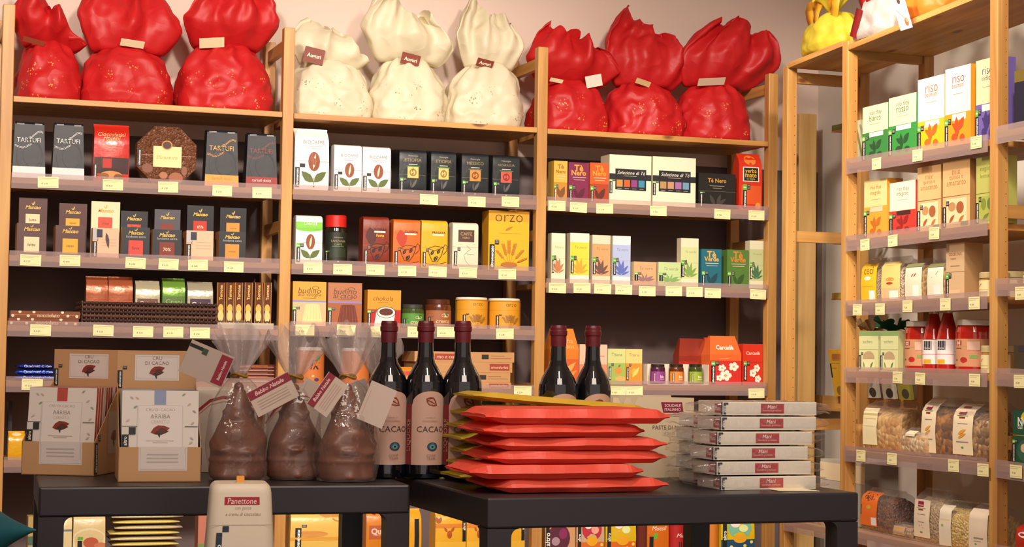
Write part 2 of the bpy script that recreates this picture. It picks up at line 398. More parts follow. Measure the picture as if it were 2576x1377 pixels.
# the side of the shelving that stands against the side wall
YA, YB, YZ = -.753, -1.539, -.364
side = thing('pine_shelving', 'tall pine shelving with peg holes standing against the pale side wall', 'shelving', (RX, -1, 0))
so = Vector((RX, -1, 0))
ZTA = hit(2145, 98, 0, RX).z
for y, zt in ((YZ, hit(1979, 166, 0, RX).z), (YA, ZTA), (YB, ZTA+.10), (-2.34, ZTA+.12)):
    frame(side, 0, y-so.y, .31, y-so.y, zt)
def shelf_side(key, y0, y1, pA, pB, strip=True, yc=True, both=None):
    """board between posts at y0 (deeper) and y1, heights from two marks on its lower edge"""
    a, b = hit(*pA, 0, RX), hit(*pB, 0, RX); sl = (b.z-a.z)/(b.y-a.y) if key != 'q7' else 0
    zf = lambda y: a.z+sl*(y-a.y)
    e0, e1 = y0-PW/2-.001, y1+PW/2+.001
    dz = .034 if strip else .018
    def q(g, xa, xb, z0, z1, mt):
        vs = [(x, y-so.y, zf(y)+z) for z in (z0, z1) for y in (e1, e0) for x in (xa, xb)]
        g.add(vs, [(0, 2, 3, 1), (4, 5, 7, 6), (0, 1, 5, 4), (2, 6, 7, 3), (0, 4, 6, 2), (1, 3, 7, 5)], mt); return g
    bd = q(G(), 0, .30, dz-.018, dz, PY).build('shelf_board', side, bevel=.0015)
    if strip: q(G(), -.006, -.004, 0, .048, STRIP).build('label_strip', bd)['label'] = 'clear plastic label strip clipped along the shelf edge'
    ZSIDE[key] = lambda y: zf(y)+dz
    return bd
shelf_side('q0', YA, YB, (2170, 112), (2426, 9), False)
shelf_side('qz', YZ, YA, (1991, 168), (2123, 115), False)
Q = [('q1', (2139, 438), (2499, 381)), ('q2', (2137, 633), (2498, 592)), ('q3', (2135, 796), (2497, 777)), ('q4', (2133, 963), (2496, 975)), ('q5', (2131, 1161), (2491, 1199))]
for k, a, b in Q: shelf_side(k, YA, YB, a, b)
shelf_side('q6', YA, YB, (2150, 1366), (2480, 1440)); shelf_side('q7', YZ, YA, (1975, 1335), (2093, 1353))
for k, a, b in (('c1', (2545, 357), (2576, 351)), ('c3', (2540, 746), (2576, 746)), ('c4', (2535, 973), (2576, 975)), ('c5', (2530, 1205), (2576, 1212)), ('c6', (2530, 1420), (2576, 1428))):
    shelf_side(k, YB, -2.34, a, b)
# plank standing in the corner, ledge on the side wall
a, b = hit(2012, 285, 1, .20), hit(2055, 285, 1, .20)
tag(G().box(-(b.x-a.x)/2, (b.x-a.x)/2, -.022, .022, 0, a.z, wood('z', '#c79a58', '#e8c07c')).build('plank', None, ((a.x+b.x)/2, .222, 0), bevel=.002),
    'loose pale pine plank standing upright in the corner between both shelvings', 'plank')
a, b = hit(2003, 997, 0, XW-.022), hit(2352, 1004, 0, XW-.022)
LZ = (a.z+b.z)/2
tag(G().box(-.022, 0, -(a.y-b.y)/2, (a.y-b.y)/2, -.055, 0, PY).box(-.022-.03, -.022, -(a.y-b.y)/2, (a.y-b.y)/2, -.055, -.043, PY).build('wall_ledge', None, (XW, (a.y+b.y)/2, LZ), bevel=.002),
    'narrow orange pine ledge fixed to the pale side wall behind the shelving', 'ledge')

# ------------------------------------------------------------------ price cards
def card(x, y, what, price, unit='m', rz=0):
    if unit == 'm': p = hit(x, y, 1, -.0068); rot = 0
    else: p = hit(x, y, 0, RX-.0078); rot = RROT
    cw, ch = (.062, .034) if unit == 'm' else (.052, .034)
    g = G(); j = random.uniform(-1.6, 1.6)
    def S(u, v, o=0):
        X, Z = (u-.5)*cw, (v-.5)*ch; c, s = math.cos(math.radians(j)), math.sin(math.radians(j))
        return (X*c-Z*s, -.0006-o, X*s+Z*c)
    g.add([S(u, v, o) for o in (0, -.0006) for u, v in ((0, 0), (1, 0), (1, 1), (0, 1))], [(0, 1, 2, 3), (7, 6, 5, 4), (0, 4, 5, 1), (1, 5, 6, 2), (2, 6, 7, 3), (3, 7, 4, 0)], M('#e9dfa6', .6))
    gfx(g, S, cw, ch, [T(.33, .38, .3, price, '#6a5a48', 0, .01), R(.06, .84, .9, .88, '#b8a878'), R(.06, .72, .7, .75, '#c4b688'), R(.05, .13, .9, .15, '#c4b688')], off=.0002)
    o = g.build('price_card', None, p, rot)
    return tag(o, 'pale yellow price card '+what, 'price card', 'price cards on the shelf edges')
for row in (
 ((121, 459, 'under the silver-lettered black bags'), (284, 465, 'under the red sweets bag'), (423, 471, 'under the eight-sided brown box'), (559, 480, 'under the black bag with orange lettering'), (659, 485, 'under the black bag with a red foot')),
 ((77, 655, 'under the brown bars with cream squares'), (176, 656, 'under the brown bars with yellow squares'), (341, 662, 'under the black bars with a red square'), (424, 665, 'under the black bars marked 70'), (498, 667, 'under the bars marked 85'), (588, 672, 'under the black bars with orange squares')),
 ((102, 831, 'under the flat brown nut bars'), (260, 832, 'under the orange pouches in the basket'), (360, 835, 'under the basket, below its silver pouch'), (436, 836, 'under the basket, below its green pouch'), (503, 838, 'under the basket, below its purple-labelled pouch')),
 ((81, 968, 'under the shiny blue packs'),),
 ((1079, 502, 'under the black coffee pack with a yellow square'), (1199, 508, 'under the black coffee pack with an orange square'), (1284, 508, 'under the black coffee pack with a red square')),
 ((787, 674, 'under the green-topped coffee pack'), (862, 678, 'under the red-lidded coffee jar'), (944, 679, 'under the dark red coffee pack'), (1024, 682, 'under the orange coffee pack'), (1101, 684, 'under the yellow coffee pack with a cup'), (1177, 686, 'under the cream coffee pack'), (1276, 690, 'under the big yellow barley box')),
 ((767, 831, 'under the vanilla pudding box'), (871, 831, 'under the brown cocoa pudding box'), (955, 836, 'under the hot chocolate box'), (1048, 836, 'under the small green-labelled jar'), (1122, 836, 'under the brown-labelled spread jar'), (1270, 840, 'under the yellow barley cans')),
 ((1315, 985, 'beside the stack of flat kraft boxes'),),
 ((1401, 518, 'under the yellow black-tea box'), (1455, 522, 'under the purple tea box'), (1521, 525, 'under the orange tea box'), (1656, 531, 'between the two cream tea assortments'), (1817, 539, 'under the wide black tea box'), (1903, 542, 'under the red herb-tea bag')),
 ((1402, 725, 'under the tall box of plain tea with a rust plant'), (1464, 725, 'under the tall yellow tea box'), (1516, 727, 'under the tall tan tea box'), (1569, 729, 'under the tall blue tea box'), (1628, 733, 'under the short peach tea box'), (1695, 733, 'under the short mint tea box'), (1747, 735, 'under the tall pale green tea box'), (1793, 738, 'under the blue-green tea box'), (1907, 741, 'under the tall green tea box by the corner post')),
 ((1553, 985, 'under the green infusion box'), (1596, 985, 'under the yellow-orange infusion box'), (1903, 990, 'under the small red hibiscus tea box'))):
    for x, y, wh in row: card(x, y, wh, random.choice(('€ 2,80', '€ 3,20', '€ 2,50', '€ 4,30')))
for x, y, wh in ((2205, 412, 'under the two green rice boxes'), (2308, 391, 'under the yellow and white rice box'), (2456, 358, 'under the orange and white rice box'), (2176, 616, 'under the yellow rice box'), (2246, 606, 'under the red and cream rice box'), (2350, 587, 'under the kraft cracker boxes'),
  (2157, 780, 'by the post under the yellow-labelled bag'), (2214, 778, 'under the bag of pale grains'), (2283, 771, 'under the white-labelled snack bags'), (2378, 766, 'under the kraft couscous box'), (2451, 763, 'under the upper honey jars'),
  (2258, 950, 'under the smaller tomato jar'), (2315, 953, 'under the two tomato bottles'), (2452, 957, 'under the lower small jars'), (2166, 1147, 'by the post under the pasta bags'), (2244, 1155, 'under the flattened pale pasta bag'), (2399, 1172, 'under the brown spiral pasta'), (2473, 1183, 'under the last pasta bag by the post'),
  (2556, 1187, 'under the dark green nut box'), (2569, 738, 'on the shelf edge past the end post, at jar height'), (2566, 960, 'past the end post, two shelves over the dark green nut box')):
    card(x, y, wh, '€ 2,80', 's')

# ------------------------------------------------------------------ packs on the rear shelves
def ZM(s, k): return ZMAIN[s, k]+.0008
def mp(name, label, cat, s, k, *a, **kw): return pack(name, label, cat, 'm', ZM(s, k), *a, **kw)
Z1 = [ZM("s1", k) for k in range(3)]
# bay one, upper shelf
def truffle(x0, x1, y, c, foot, label, word=True):
    it = [('C', [(.05+.09*i, .73+.045*math.sin(i*.9)+.006*i) for i in range(5, 11)], .0012, c), ('C', [(.05+.09*i, .75+.045*math.sin(i*.9)+.006*i) for i in range(5, 11)], .0012, c),
          ('C', [(.03+.09*i, .56+.03*math.sin(i*.9+2)+.006*i) for i in range(0, 7)], .0012, c), ('C', [(.03+.09*i, .54+.03*math.sin(i*.9+2)+.006*i) for i in range(0, 7)], .0012, c)] if word else []
    if word: it += [T(.48, .68, .78, 'TARTUFI', c, 0, .0)]
    it += [R(.07, .95, .32, .975, '#b8b4b0'), R(.68, .95, .93, .975, '#b8b4b0'), ('O', .60, .42, .30, .22, .04, '#2b2b33'), ('O', .52, .40, .42, .30, .03, '#24242b')]
    return mp('truffle_bag', label, 'truffle bag', 's1', 0, x0, x1, y, .055, 'taper', M('#1a1b20', .5, 0, .15, 25), it, side='#121217', group='black truffle bags',
              parts=[('foot_band', [R(0, .0, 1, .21, foot), T(.5, .15, .6, 'tartufi dolci', '#d8d2c8' if foot != '#e9963a' else '#b8641c', 0, 0)])])
truffle(32, 116, 306, '#d8d6d4', '#d9d6d6', 'black truffle bag with silver lettering standing against the end post')
truffle(132, 214, 309, '#d8d6d4', '#d9d6d6', 'black truffle bag with silver lettering beside the red sweets bag')
truffle(516, 602, 327, '#e9a34a', '#e9963a', 'black truffle bag with orange lettering and orange foot')
truffle(619, 699, 335, '#8a4038', '#8e2622', 'black truffle bag with dark red foot and no large lettering')
mp('sweets_bag', 'glossy red bag of chocolate sweets with dark picture below', 'sweets bag', 's1', 0, 236, 326, 312, .055, 'bag', M('#c22a1c', .22, 0, .3, 30), [
   R(.02, .0, .98, .42, '#3a1a14'), R(.25, .24, .5, .40, '#b82818'), R(.02, 0, .98, .14, '#c23a22'), ('E', .5, .12, .3, .07, '#c98a4a'), ('E', .3, .1, .14, .05, '#8a5326'), ('E', .7, .09, .13, .05, '#7a4520'),
   T(.5, .82, .8, 'Cioccolatini', '#f0b27a', 0, .01, .3), T(.5, .74, .5, 'ripieni', '#f0b27a', 0, .01, .3), R(.28, .62, .72, .63, '#e88a70'), R(.22, .58, .78, .59, '#e88a70')]+BR(.0, .05, .3, .1, False)[:2])
# eight-sided box
p, wd, ht, _ = place('m', 345, 494, 319, .04, Z1[0])
o8 = thing('praline_box', 'eight-sided brown praline box standing on its edge with a cream label', 'praline box', p)
q8 = [(math.cos(math.radians(22.5+45*i))/math.cos(math.radians(22.5)), math.sin(math.radians(22.5+45*i))/math.cos(math.radians(22.5))) for i in range(8)]
g = G(); rr = ht/2
vs = [(x*wd/2, y0, rr+z*rr) for y0 in (0, .05) for x, z in q8]
g.add(vs, [tuple(range(8))], grain('#5f3722', '#74462c', 150, .4)); g.add(vs, [(i, (i+1) % 8, 8+(i+1) % 8, 8+i) for i in range(8)]+[tuple(range(8, 16))[::-1]], M('#8a5a34', .4))
S8 = lambda u, v, o=0: ((u-.5)*wd, -o, v*ht)
gfx(g, S8, wd, ht, [R(0.02, .5, .98, .506, '#c98a6a'), ('E', .18, .27, .09, .08, '#7d4730'), ('E', .45, .16, .07, .06, '#a86a44'), ('E', .66, .12, .12, .1, '#9a5a3a'), ('E', .8, .25, .05, .08, '#86513a'), R(.01, .3, .07, .6, '#1c1820'), T(.04, .45, .25, 'altromercato', WH, 90, .02)])
g.build('box', o8)
g = G(); gfx(g, S8, wd, ht, [R(.27, .30, .75, .66, '#e8d79a'), T(.5, .47, .36, 'Sfumature', '#b89a58', 0, 0, .2), ('E', .5, .68, .08, .07, '#4a2a1c'), ('O', .5, .68, .09, .08, .2, '#c98a3a')], off=.001); g.build('label', o8)
# bay one, second shelf: bars in their display cartons
def bars(xb0, xb1, yb, xf0, xf1, yf, c, sq, label, txt='', fc=None, back=None):
    """display carton: a low front and the raised bars behind"""
    fc = fc or c; z = ZM('s2', 0)
    p, w1, h1, _ = place('m', xf0, xf1, yf, .02, z)
    t = thing('chocolate_bar_display', label, 'chocolate bars', p, 0, 'small display cartons of chocolate bars')
    g = G(); S = body(g, w1, h1, .075, 'box', M(fc, .4), M('#b8793e'))
    it = [('L', .5, .87, .56, .97, .3, '#d8b050'), ('L', .5, .87, .44, .93, .3, '#d8b050'), T(.5, .82, .55, 'Mascao', '#d8b050', 0, .03, .3), R(.03, .0, .97, .02, '#c9a27a')]
    if fc != c:
        it = BR(.0, .02, .55, .18, False)+[R(.22, .0, 1, 1, '#e6b392'), R(.0, .6, .2, .98, '#b8b2b4'), R(.16, .68, .38, .95, '#2a2a38'), R(.35, .6, .9, .62, '#d8987a'), R(.35, .5, .9, .52, '#d8987a'), R(.35, .4, .9, .42, '#d8987a')]
        if '85' not in txt: it.append(('L', .52, .85, .62, .3, .25, '#4a3a38'))
    elif sq:
        it += [R(.24, .1, .76, .58, sq), T(.5, .34, .26, txt or 'latte', '#6a3020' if sq not in ('#7a2a1c',) else '#f0d0a0', 0, .01)]
        if c == '#17181f': it.insert(0, T(.5, .70, .7, 'fondente extra', '#b8b4ac', 0, 0))
    gfx(g, S, w1, h1, it); g.build('carton', t)
    p2, w2, h2, _ = place('m', xb0, xb1, yb, .055, z)
    g = G(); S = body(g, w2, h2, .016, 'box', M(back or c, .3), None)
    H = h1/h2
    it = [('L', .5, .87, .56, .95, .3, '#d8b050'), ('L', .5, .87, .44, .92, .3, '#d8b050'), T(.5, .84, .55, 'Mascao', '#d8b050', 0, .03, .3)]
    if sq: it += [R(.24, H-.12, .74, .72, sq), T(.5, (.72+H)/2-.02, .24, txt or 'latte', '#6a3020' if sq != '#b8281c' else '#f3c9a0', 0, .01)]
    gfx(g, S, w2, h2, it)
    g.build('chocolate_bar', t, (p2.x-p.x, .035, .002)); 
    return t
bars(47, 118, 500, 42, 116, 562, '#4f2a22', '#e0cfa4', 'brown chocolate bars with cream squares in a display carton')
bars(148, 218, 514, 139, 213, 568, '#4f2a22', '#d8a428', 'brown chocolate bars with yellow squares in a display carton', 'cacao')
bars(229, 301, 509, 232, 297, 574, '#e9d9ae', '#cf4a34', 'cream chocolate bars with a red square in a pale pink carton', 'chips', '#e6b392')
bars(303, 371, 533, 306, 376, 572, '#17181f', '#cf4030', 'black chocolate bars with red squares in a display carton', 'fave')
bars(388, 453, 529, 383, 456, 578, '#17181f', '#7a2a1c', 'black chocolate bars marked 70 on a dark red square', '70%', None, '#4a4850')
bars(470, 537, 519, 468, 536, 581, '#17181f', '#b8281c', 'black chocolate bars marked 85 on red in a pale pink carton', '85%', '#e6b392')
bars(553, 619, 525, 550, 617, 583, '#17181f', '#e0892c', 'black chocolate bars with orange squares in a display carton', 'arancia')
# bay one, third shelf
z3 = ZM('s3', 0)
for i, (y, lb) in enumerate(((812, 'lower flat brown nut chocolate bar of the pair'), (796, 'upper flat brown nut chocolate bar of the pair'))):
    p, wd, ht, _ = place('m', 24, 199, 783, .03, z3); hh = ht/2-.0005; g = G(); S = body(g, wd, hh, .05, 'box', M('#7a4222', .3))
    gfx(g, S, wd, hh, [R(0, .42, 1, .5, '#c0682c')]+[('E', u, v, .022, .2, '#e2cfae') for u, v in ((.03, .3), (.13, .85), (.25, .3), (.33, .85), (.74, .85), (.82, .35), (.95, .3))]+[T(.54, .4, .32, 'nocciolato', '#d8b890', 0, .02)])
    tag(g.build('nut_bar', None, (p.x+(.002 if i else -.002), .03, z3+.0003+i*(hh+.0006))), lb, 'chocolate bar', 'flat nut chocolate bars')
# woven basket
p, wd, ht, _ = place('m', 206, 544, 761, .025, z3); dp = .16
bk = thing('wicker_basket', 'long low dark brown woven basket holding pouches', 'basket', p)
wk = M('#3b2722', .38); wk2 = M('#5a3c30', .38)
for sx0, sy0, sx1, sy1 in ((-wd/2, 0, wd/2, 0), (wd/2, 0, wd/2, dp), (wd/2, dp, -wd/2, dp), (-wd/2, dp, -wd/2, 0)):
    L = math.hypot(sx1-sx0, sy1-sy0); ux, uy = (sx1-sx0)/L, (sy1-sy0)/L; g = G(); nr = 6; st = .0125; n = int(L/st)
    for r in range(nr):
        z = ht*(r+.5)/nr
        def fn(u, v, r=r, z=z):
            t = u*L; a = 6.2832*v; k = math.sin(t/st*math.pi+r*math.pi)
            rr = ht/nr*.5*(.75+.3*abs(k)); o = .003*k
            return (sx0+ux*t+uy*(rr*.6*math.cos(a)+o), sy0+uy*t-ux*(rr*.6*math.cos(a)+o), z+rr*math.sin(a))
        g.grid(lambda u, v: fn(u, v), n*3, 6, wk if r % 2 else wk2)
    for i in range(n+1): g.bar((sx0+ux*i*st, sy0+uy*i*st, 0), (sx0+ux*i*st, sy0+uy*i*st, ht), .003, .003, wk2)
    g.build('woven_side', bk)
G().box(-wd/2, wd/2, 0, dp, 0, .003, wk).build('bottom', bk)
zb = z3+.004
for x0, x1, y, c, lb, its in (
  (216, 271, 695, '#a85a38', 'pale orange sweets pouch at the end of the basket', [R(0, 0, 1, .5, '#c4562c'), T(.5, .42, .7, 'Crispy', '#e09a6a', 0, 0)]),
  (272, 334, 696, '#a85a38', 'pale orange sweets pouch between an orange and a silver pouch', [R(0, 0, 1, .5, '#c4562c'), T(.5, .42, .7, 'Crispy', '#e09a6a', 0, 0)]),
  (340, 402, 706, '#b8ae90', 'silvery sweets pouch with a brown label in the basket', [R(.08, .0, .92, .6, '#6a3f30'), T(.5, .47, .7, 'Crispi', '#e8dcc8', 0, .0), T(.5, .33, .35, 'caffè', '#a88a5a')]),
  (408, 466, 700, '#6f9a3a', 'green sweets pouch in the basket', [R(0, .3, 1, .62, '#4f6c2a'), T(.5, .5, .7, 'Crispi', '#88aa5a', 0, 0), R(0, 0, 1, .22, '#a8d038')]),
  (471, 536, 709, '#a8a088', 'silvery sweets pouch with a dark purple label in the basket', [R(.1, .0, .9, .62, '#3c2038'), T(.5, .47, .7, 'Crispi', '#e8dcd8', 0, .0), T(.5, .33, .35, 'noci', '#b8a0a8')])):
    pack('sweets_pouch', lb, 'pouch', 'm', zb, x0, x1, y, .045, 'bag', M(c, .22, .25, .5, 30), its, Y=.045, group='sweets pouches in the woven basket')
# gold sticks in a clear tray
p, wd, ht, _ = place('m', 546, 688, 807, .02, z3)
tag(G().box(-wd/2, wd/2, 0, .002, 0, .02, clear('#d8d0b8', .5)).box(-wd/2, wd/2, .05, .052, 0, .02, clear('#d8d0b8', .5)).box(-wd/2, wd/2, 0, .052, 0, .001, clear('#d8d0b8', .5)).box(-wd/2, -wd/2+.002, 0, .052, 0, .02, clear('#d8d0b8', .5)).box(wd/2-.002, wd/2, 0, .052, 0, .02, clear('#d8d0b8', .5)).build('clear_tray', None, p),
    'clear plastic tray holding the gold stick bars', 'tray')
for i, x in enumerate((556, 579, 601, 625, 651, 673)):
    p, w1, h1, _ = place('m', x-10, x+10, 711, .03, z3+.0015)
    g = G(); S = body(g, w1, h1, .02, 'box', M('#6a3c20', .2, .3)); gfx(g, S, w1, h1, [('E', .5, .43, .34, .1, '#d8a848'), ('E', .5, .27, .36, .13, '#e4c078'), R(.35, .0, .65, .17, '#1c1820'), T(.5, .08, .12, 'mercato', WH, 90, .02), T(.5, .78, .32, 'Torrone', '#e0b060', 90, .03), R(.0, .0, .08, 1, '#b87c34'), R(.92, 0, 1, 1, '#b87c34')])
    tag(g.build('stick_bar', None, p+Vector((0, .004, 0))), ('gold and brown stick bar in the clear tray, '+('first from the basket', 'second from the basket', 'third from the basket', 'third from the post', 'second from the post', 'closest to the post')[i]), 'stick bar', 'gold stick bars in the clear tray')
# blue shiny packs below, other packs low in bay one
z5 = ZM('s5', 0)
for i, c in enumerate(('#2f62d8', '#2450c0', '#1a2f86')):
    p, wd, _, _ = place('m', 34+i*3, 146-i*4, 905, .03, z5); g = G(); H = .017
    def fn(u, v, wd=wd, H=H):
        a = 6.2832*v; k = (1-abs(2*u-1)**6)**.5*.9+.1; return ((u-.5)*wd, .045+.045*math.cos(a), H/2+H/2*math.sin(a)*k)
    g.grid(fn, 14, 12, M(c, .15, .5, .5, 40))
    S = lambda u, v, o=0, wd=wd, H=H: ((u-.5)*wd, -.0006-o+.045*(1-math.cos((v-.5)*2.2)), H*v)
    gfx(g, S, wd, H, [T(.55, .5, .7, 'Quadrotti di riso', '#dfe8ff', 0, .02)])
    tag(g.build('foil_pack', None, (p.x, .02+i*.004, z5+i*(H+.0004))), ('lowest shiny blue foil pack of the stack', 'shiny blue foil pack in the middle of the stack', 'darkest blue foil pack on top of the stack')[i], 'foil pack', 'shiny blue foil packs')
z6 = ZM('s6', 0)
pack('snack_pack', 'small yellow pack low beside the end post', 'pack', 'm', z6, 20, 62, 1086, .05, 'bag', M('#d8a018', .25, 0, .4), [('E', .5, .9, .3, .06, '#e8d8a8')], Y=.03)
pack('snack_box', 'narrow dark box on the low shelf by the end post', 'box', 'm', z6, 20, 30, 1012, .05, 'box', '#241c20', [], Y=.15)
mp('foil_pack', 'dark navy pack half hidden over the kraft chocolate displays', 'pack', 's5', 0, 280, 400, 900, .08, 'box', M('#141630', .3), [R(0, .7, 1, .8, '#20244a')], Y=.05)
mp('foil_pack', 'dark navy pack between the kraft display and the wrapped figures', 'pack', 's5', 0, 415, 500, 905, .08, 'box', M('#141630', .3), [R(0, .7, 1, .8, '#20244a')], Y=.05)
for i in range(5):
    p, wd, _, _ = place('m', 600, 690, 950, .04, z5); H = .011
    g = G(); S = body(g, wd, H, .06, 'box', M('#5a2018', .3, .3)); gfx(g, S, wd, H, [R(.02, .2, .98, .35, '#d0a070'), R(.1, .55, .8, .7, '#c07050')])
    tag(g.build('flat_pack', None, (p.x, .04, z5+i*(H+.0005))), 'flat dark red and gold pack, '+('lowest', 'second lowest', 'middle', 'second highest', 'topmost')[i]+' of its stack behind the wrapped figures', 'pack', 'flat red and gold packs')

# bay two, upper shelf: coffee
def seedling(cu=.5, cv=.42, r=.16):
    return [('E', cu, cv, r*.85, r*.78, '#8a4526'), ('L', cu-.02, cv-r*.62, cu+.04, cv+r*.62, .2, '#e8d0b0'), ('L', cu-.01, .13, cu-.36, .30, .55, '#56652f'), ('L', cu+.01, .13, cu+.36, .30, .55, '#56652f'), R(cu-.008, .09, cu+.008, .2, '#5a6a34')]
def biocaffe(x0, x1, y, d, label, prof='brick'):
    mp('coffee_pack', label, 'coffee pack', 's1', 1, x0, x1, y, d, prof, M('#e6e0dc', .4, 0, .35, 22), [R(.0, .46, 1, .465, '#6f7a68')]+seedling(.56, .46, .2)+BR(.02, .04, .36, .13, True, None, BL, False)[:4]+[R(.15, .36, .3, .42, BL), T(.55, .78, .62, 'BIOCAFFÈ', '#9a948c', 0, .0), R(.3, .7, .8, .705, '#b8b0a8'), R(.35, .67, .75, .675, '#b8b0a8'), ('E', .56, .06, .025, .012, BL)], side='#d8d2cc', group='white coffee packs')
biocaffe(741, 828, 322, .07, 'tall white coffee bag with a bean and two leaves', 'bag')
biocaffe(840, 910, 364, .05, 'short white coffee brick touching the tall white bag', 'brick')
biocaffe(912, 983, 369, .05, 'short white coffee brick touching the black coffee packs', 'brick')
for x0, x1, y, nm, c, ic, lb in ((1004, 1073, 377, 'ETIOPIA', '#dcbc6a', '#8a6a30', 'black coffee pack with a yellow square next to the white bricks'), (1084, 1147, 381, 'ETIOPIA', '#dcbc6a', '#8a6a30', 'black coffee pack with a yellow square between two black packs'),
     (1161, 1229, 386, 'MESSICO', '#dc8a30', '#7a3a18', 'black coffee pack with an orange square'), (1239, 1307, 391, 'NICARAGUA', '#d8503c', '#7a2018', 'black coffee pack with a red square by the post')):
    it = [T(.5, .86, .35, 'Monorigine', '#b0a890', 0, 0), T(.5, .77, .62, nm, '#9a8a5c', 0, .0), R(.34, .665, .66, .68, '#d8d4cc'), R(.25, .63, .75, .64, '#5f9a3a'), R(.0, .44, .95, .445, '#8a8250'),
          R(.3, .37, .7, .62, c), ('O', .5, .495, .13, .085, .35, ic), ('L', .47, .5, .53, .6, .4, ic), ('L', .53, .5, .43, .42, .4, ic), ('E', .5, .08, .03, .014, '#c8c4bc'), R(.28, .03, .72, .036, '#a8a49c'), ('L', .47, .15, .66, .36, .3, '#5a5855'), ('L', .44, .14, .42, .34, .25, '#46444a')]+BR(.04, .05, .3, .11, True, None, BL, True)
    mp('coffee_pack', lb, 'coffee pack', 's1', 1, x0, x1, y, .05, 'brick', M('#1e2326', .35, 0, .3, 25), it, side=M('#101416', .35), group='black coffee packs')
    # a second pack behind each
    p, wd, ht, _ = place('m', x0-9, x1-9, y-1, .088, Z1[1]); g = G(); S = body(g, wd, ht, .05, 'brick', M('#181d20', .35), M('#101416', .35)); gfx(g, S, wd, ht, BR(.02, .05, .3, .11, True), n=4)
    tag(g.build('coffee_pack', None, p), 'hindmost black coffee pack behind the '+lb.replace('black coffee ', ''), 'coffee pack', 'black coffee packs behind the first row')
# bay two, second shelf
mp('coffee_pack', 'white coffee pack with a bright green top', 'coffee pack', 's2', 1, 744, 811, 542, .05, 'brick', M('#e8e4dc', .4, 0, .2), [('E', .5, .72, .5, .05, '#74c030'), R(0, .72, 1, 1, '#74c030'), T(.55, .84, .5, 'Decaf', '#e8f4d0', 0, 0), R(0, .44, 1, .445, '#8a948a')]+seedling(.55, .46, .2)+BR(.03, .04, .34, .14, True))
def jar(name, label, cat, loc, r, h, lidh, lidc, glass, items, rlid=None, neck=.86, group=None, shoulder=.12, content=None, lab=None, span=1.35):
    """round jar with a screw lid and a wrapped label"""
    t = thing(name, label, cat, loc, 0, group); hb = h-lidh; rl = rlid or r*.92
    g = G(); g.lathe([(r*.9, 0), (r, .004), (r, hb*(1-shoulder)), (r*(neck+.06), hb*.97), (r*neck, hb), (0, hb)], glass); g.lathe([(0, 0), (r*.9, 0)], glass)
    g.build('jar', t)
    if items:
        z0, z1 = lab or (.1, .8); hl = hb*(z1-z0); g = G(); S = cyl_surf(r, hl, hb*z0, span); gfx(g, S, 2*r*span, hl, items, off=.0006, n=14); g.build('label', t)
    g = G(); g.lathe([(rl, hb+.0002), (rl, h-.002), (rl*.94, h), (0, h)], lidc); g.build('lid', t)
    return t
z2 = ZM('s2', 1); p, wd, ht, _ = place('m', 823, 880, 541, .03, z2)
jar('coffee_jar', 'dark instant coffee jar with a red screw lid', 'coffee jar', p+Vector((0, wd/2, 0)), wd/2, ht, ht*.24, M('#c22018', .35), M('#1e1a12', .08, 0, 0, 60, .6),
    [R(0, 0, 1, 1, '#1b1d14'), T(.5, .84, .3, 'Selezione', '#9a9468', 0, 0), T(.5, .72, .5, 'TANZANIA', '#9a9468', 0, 0), T(.5, .62, .25, 'CAFFÈ', '#9a9468', 0, 0), R(.22, .2, .78, .5, '#26301e'), R(.3, .54, .7, .56, '#4f7a34'), ('E', .5, .07, .03, .02, '#c8c4b0')]+BR(.06, .04, .36, .09, True), shoulder=.1, neck=.9, lab=(.04, .86))
for x0, x1, y, c, nm, sub, sh, cup, lb in ((913, 979, 545, '#7d2a16', 'INTENSA', 'Forte', '#4a1812', '#1c1010', 'dark red coffee pack with a drawn cup'), (989, 1057, 552, '#cf641c', 'CLASSICA', '', '#b23418', '#1c1010', 'orange coffee pack with a drawn cup'), (1060, 1126, 554, '#dba518', 'PREGIATA', '', '#dba518', '#17140c', 'yellow coffee pack with a drawn cup')):
    cupk = [('C', [(.25, .40), (.3, .28), (.42, .14), (.6, .13), (.76, .26), (.84, .42)], .0022, cup), ('C', [(.24, .40), (.5, .36), (.84, .44)], .0016, cup), ('C', [(.24, .40), (.5, .46), (.84, .44)], .0016, cup),
            ('C', [(.82, .42), (.9, .5), (.98, .46), (.96, .36), (.82, .28)], .002, cup), ('C', [(.14, .10), (.4, .07), (.7, .09), (.95, .13)], .0016, cup), ('L', .36, .27, .48, .37, .6, cup), ('L', .60, .30, .72, .40, .6, cup), ('L', .48, .15, .62, .25, .7, cup), ('C', [(.39, .29), (.45, .35)], .0007, c), ('C', [(.63, .32), (.69, .38)], .0007, c), ('C', [(.51, .17), (.59, .23)], .0007, c)]
    it = [('L', .25, .78, .34, .40, .7, sh), T(.66, .74, .5, nm, '#1c1410', 0, .02), R(.42, .675, .85, .71, '#e8dcc8'), R(0, .42, 1, .424, '#c89030')]+([T(.65, .62, .3, sub, '#e8b030', 0, .02)] if sub else [])+cupk+BR(.05, .03, .33, .12, False)
    mp('coffee_pack', lb, 'coffee pack', 's2', 1, x0, x1, y, .055, 'brick', M(c, .4, 0, .3, 25), it, group='coffee packs with a drawn cup')
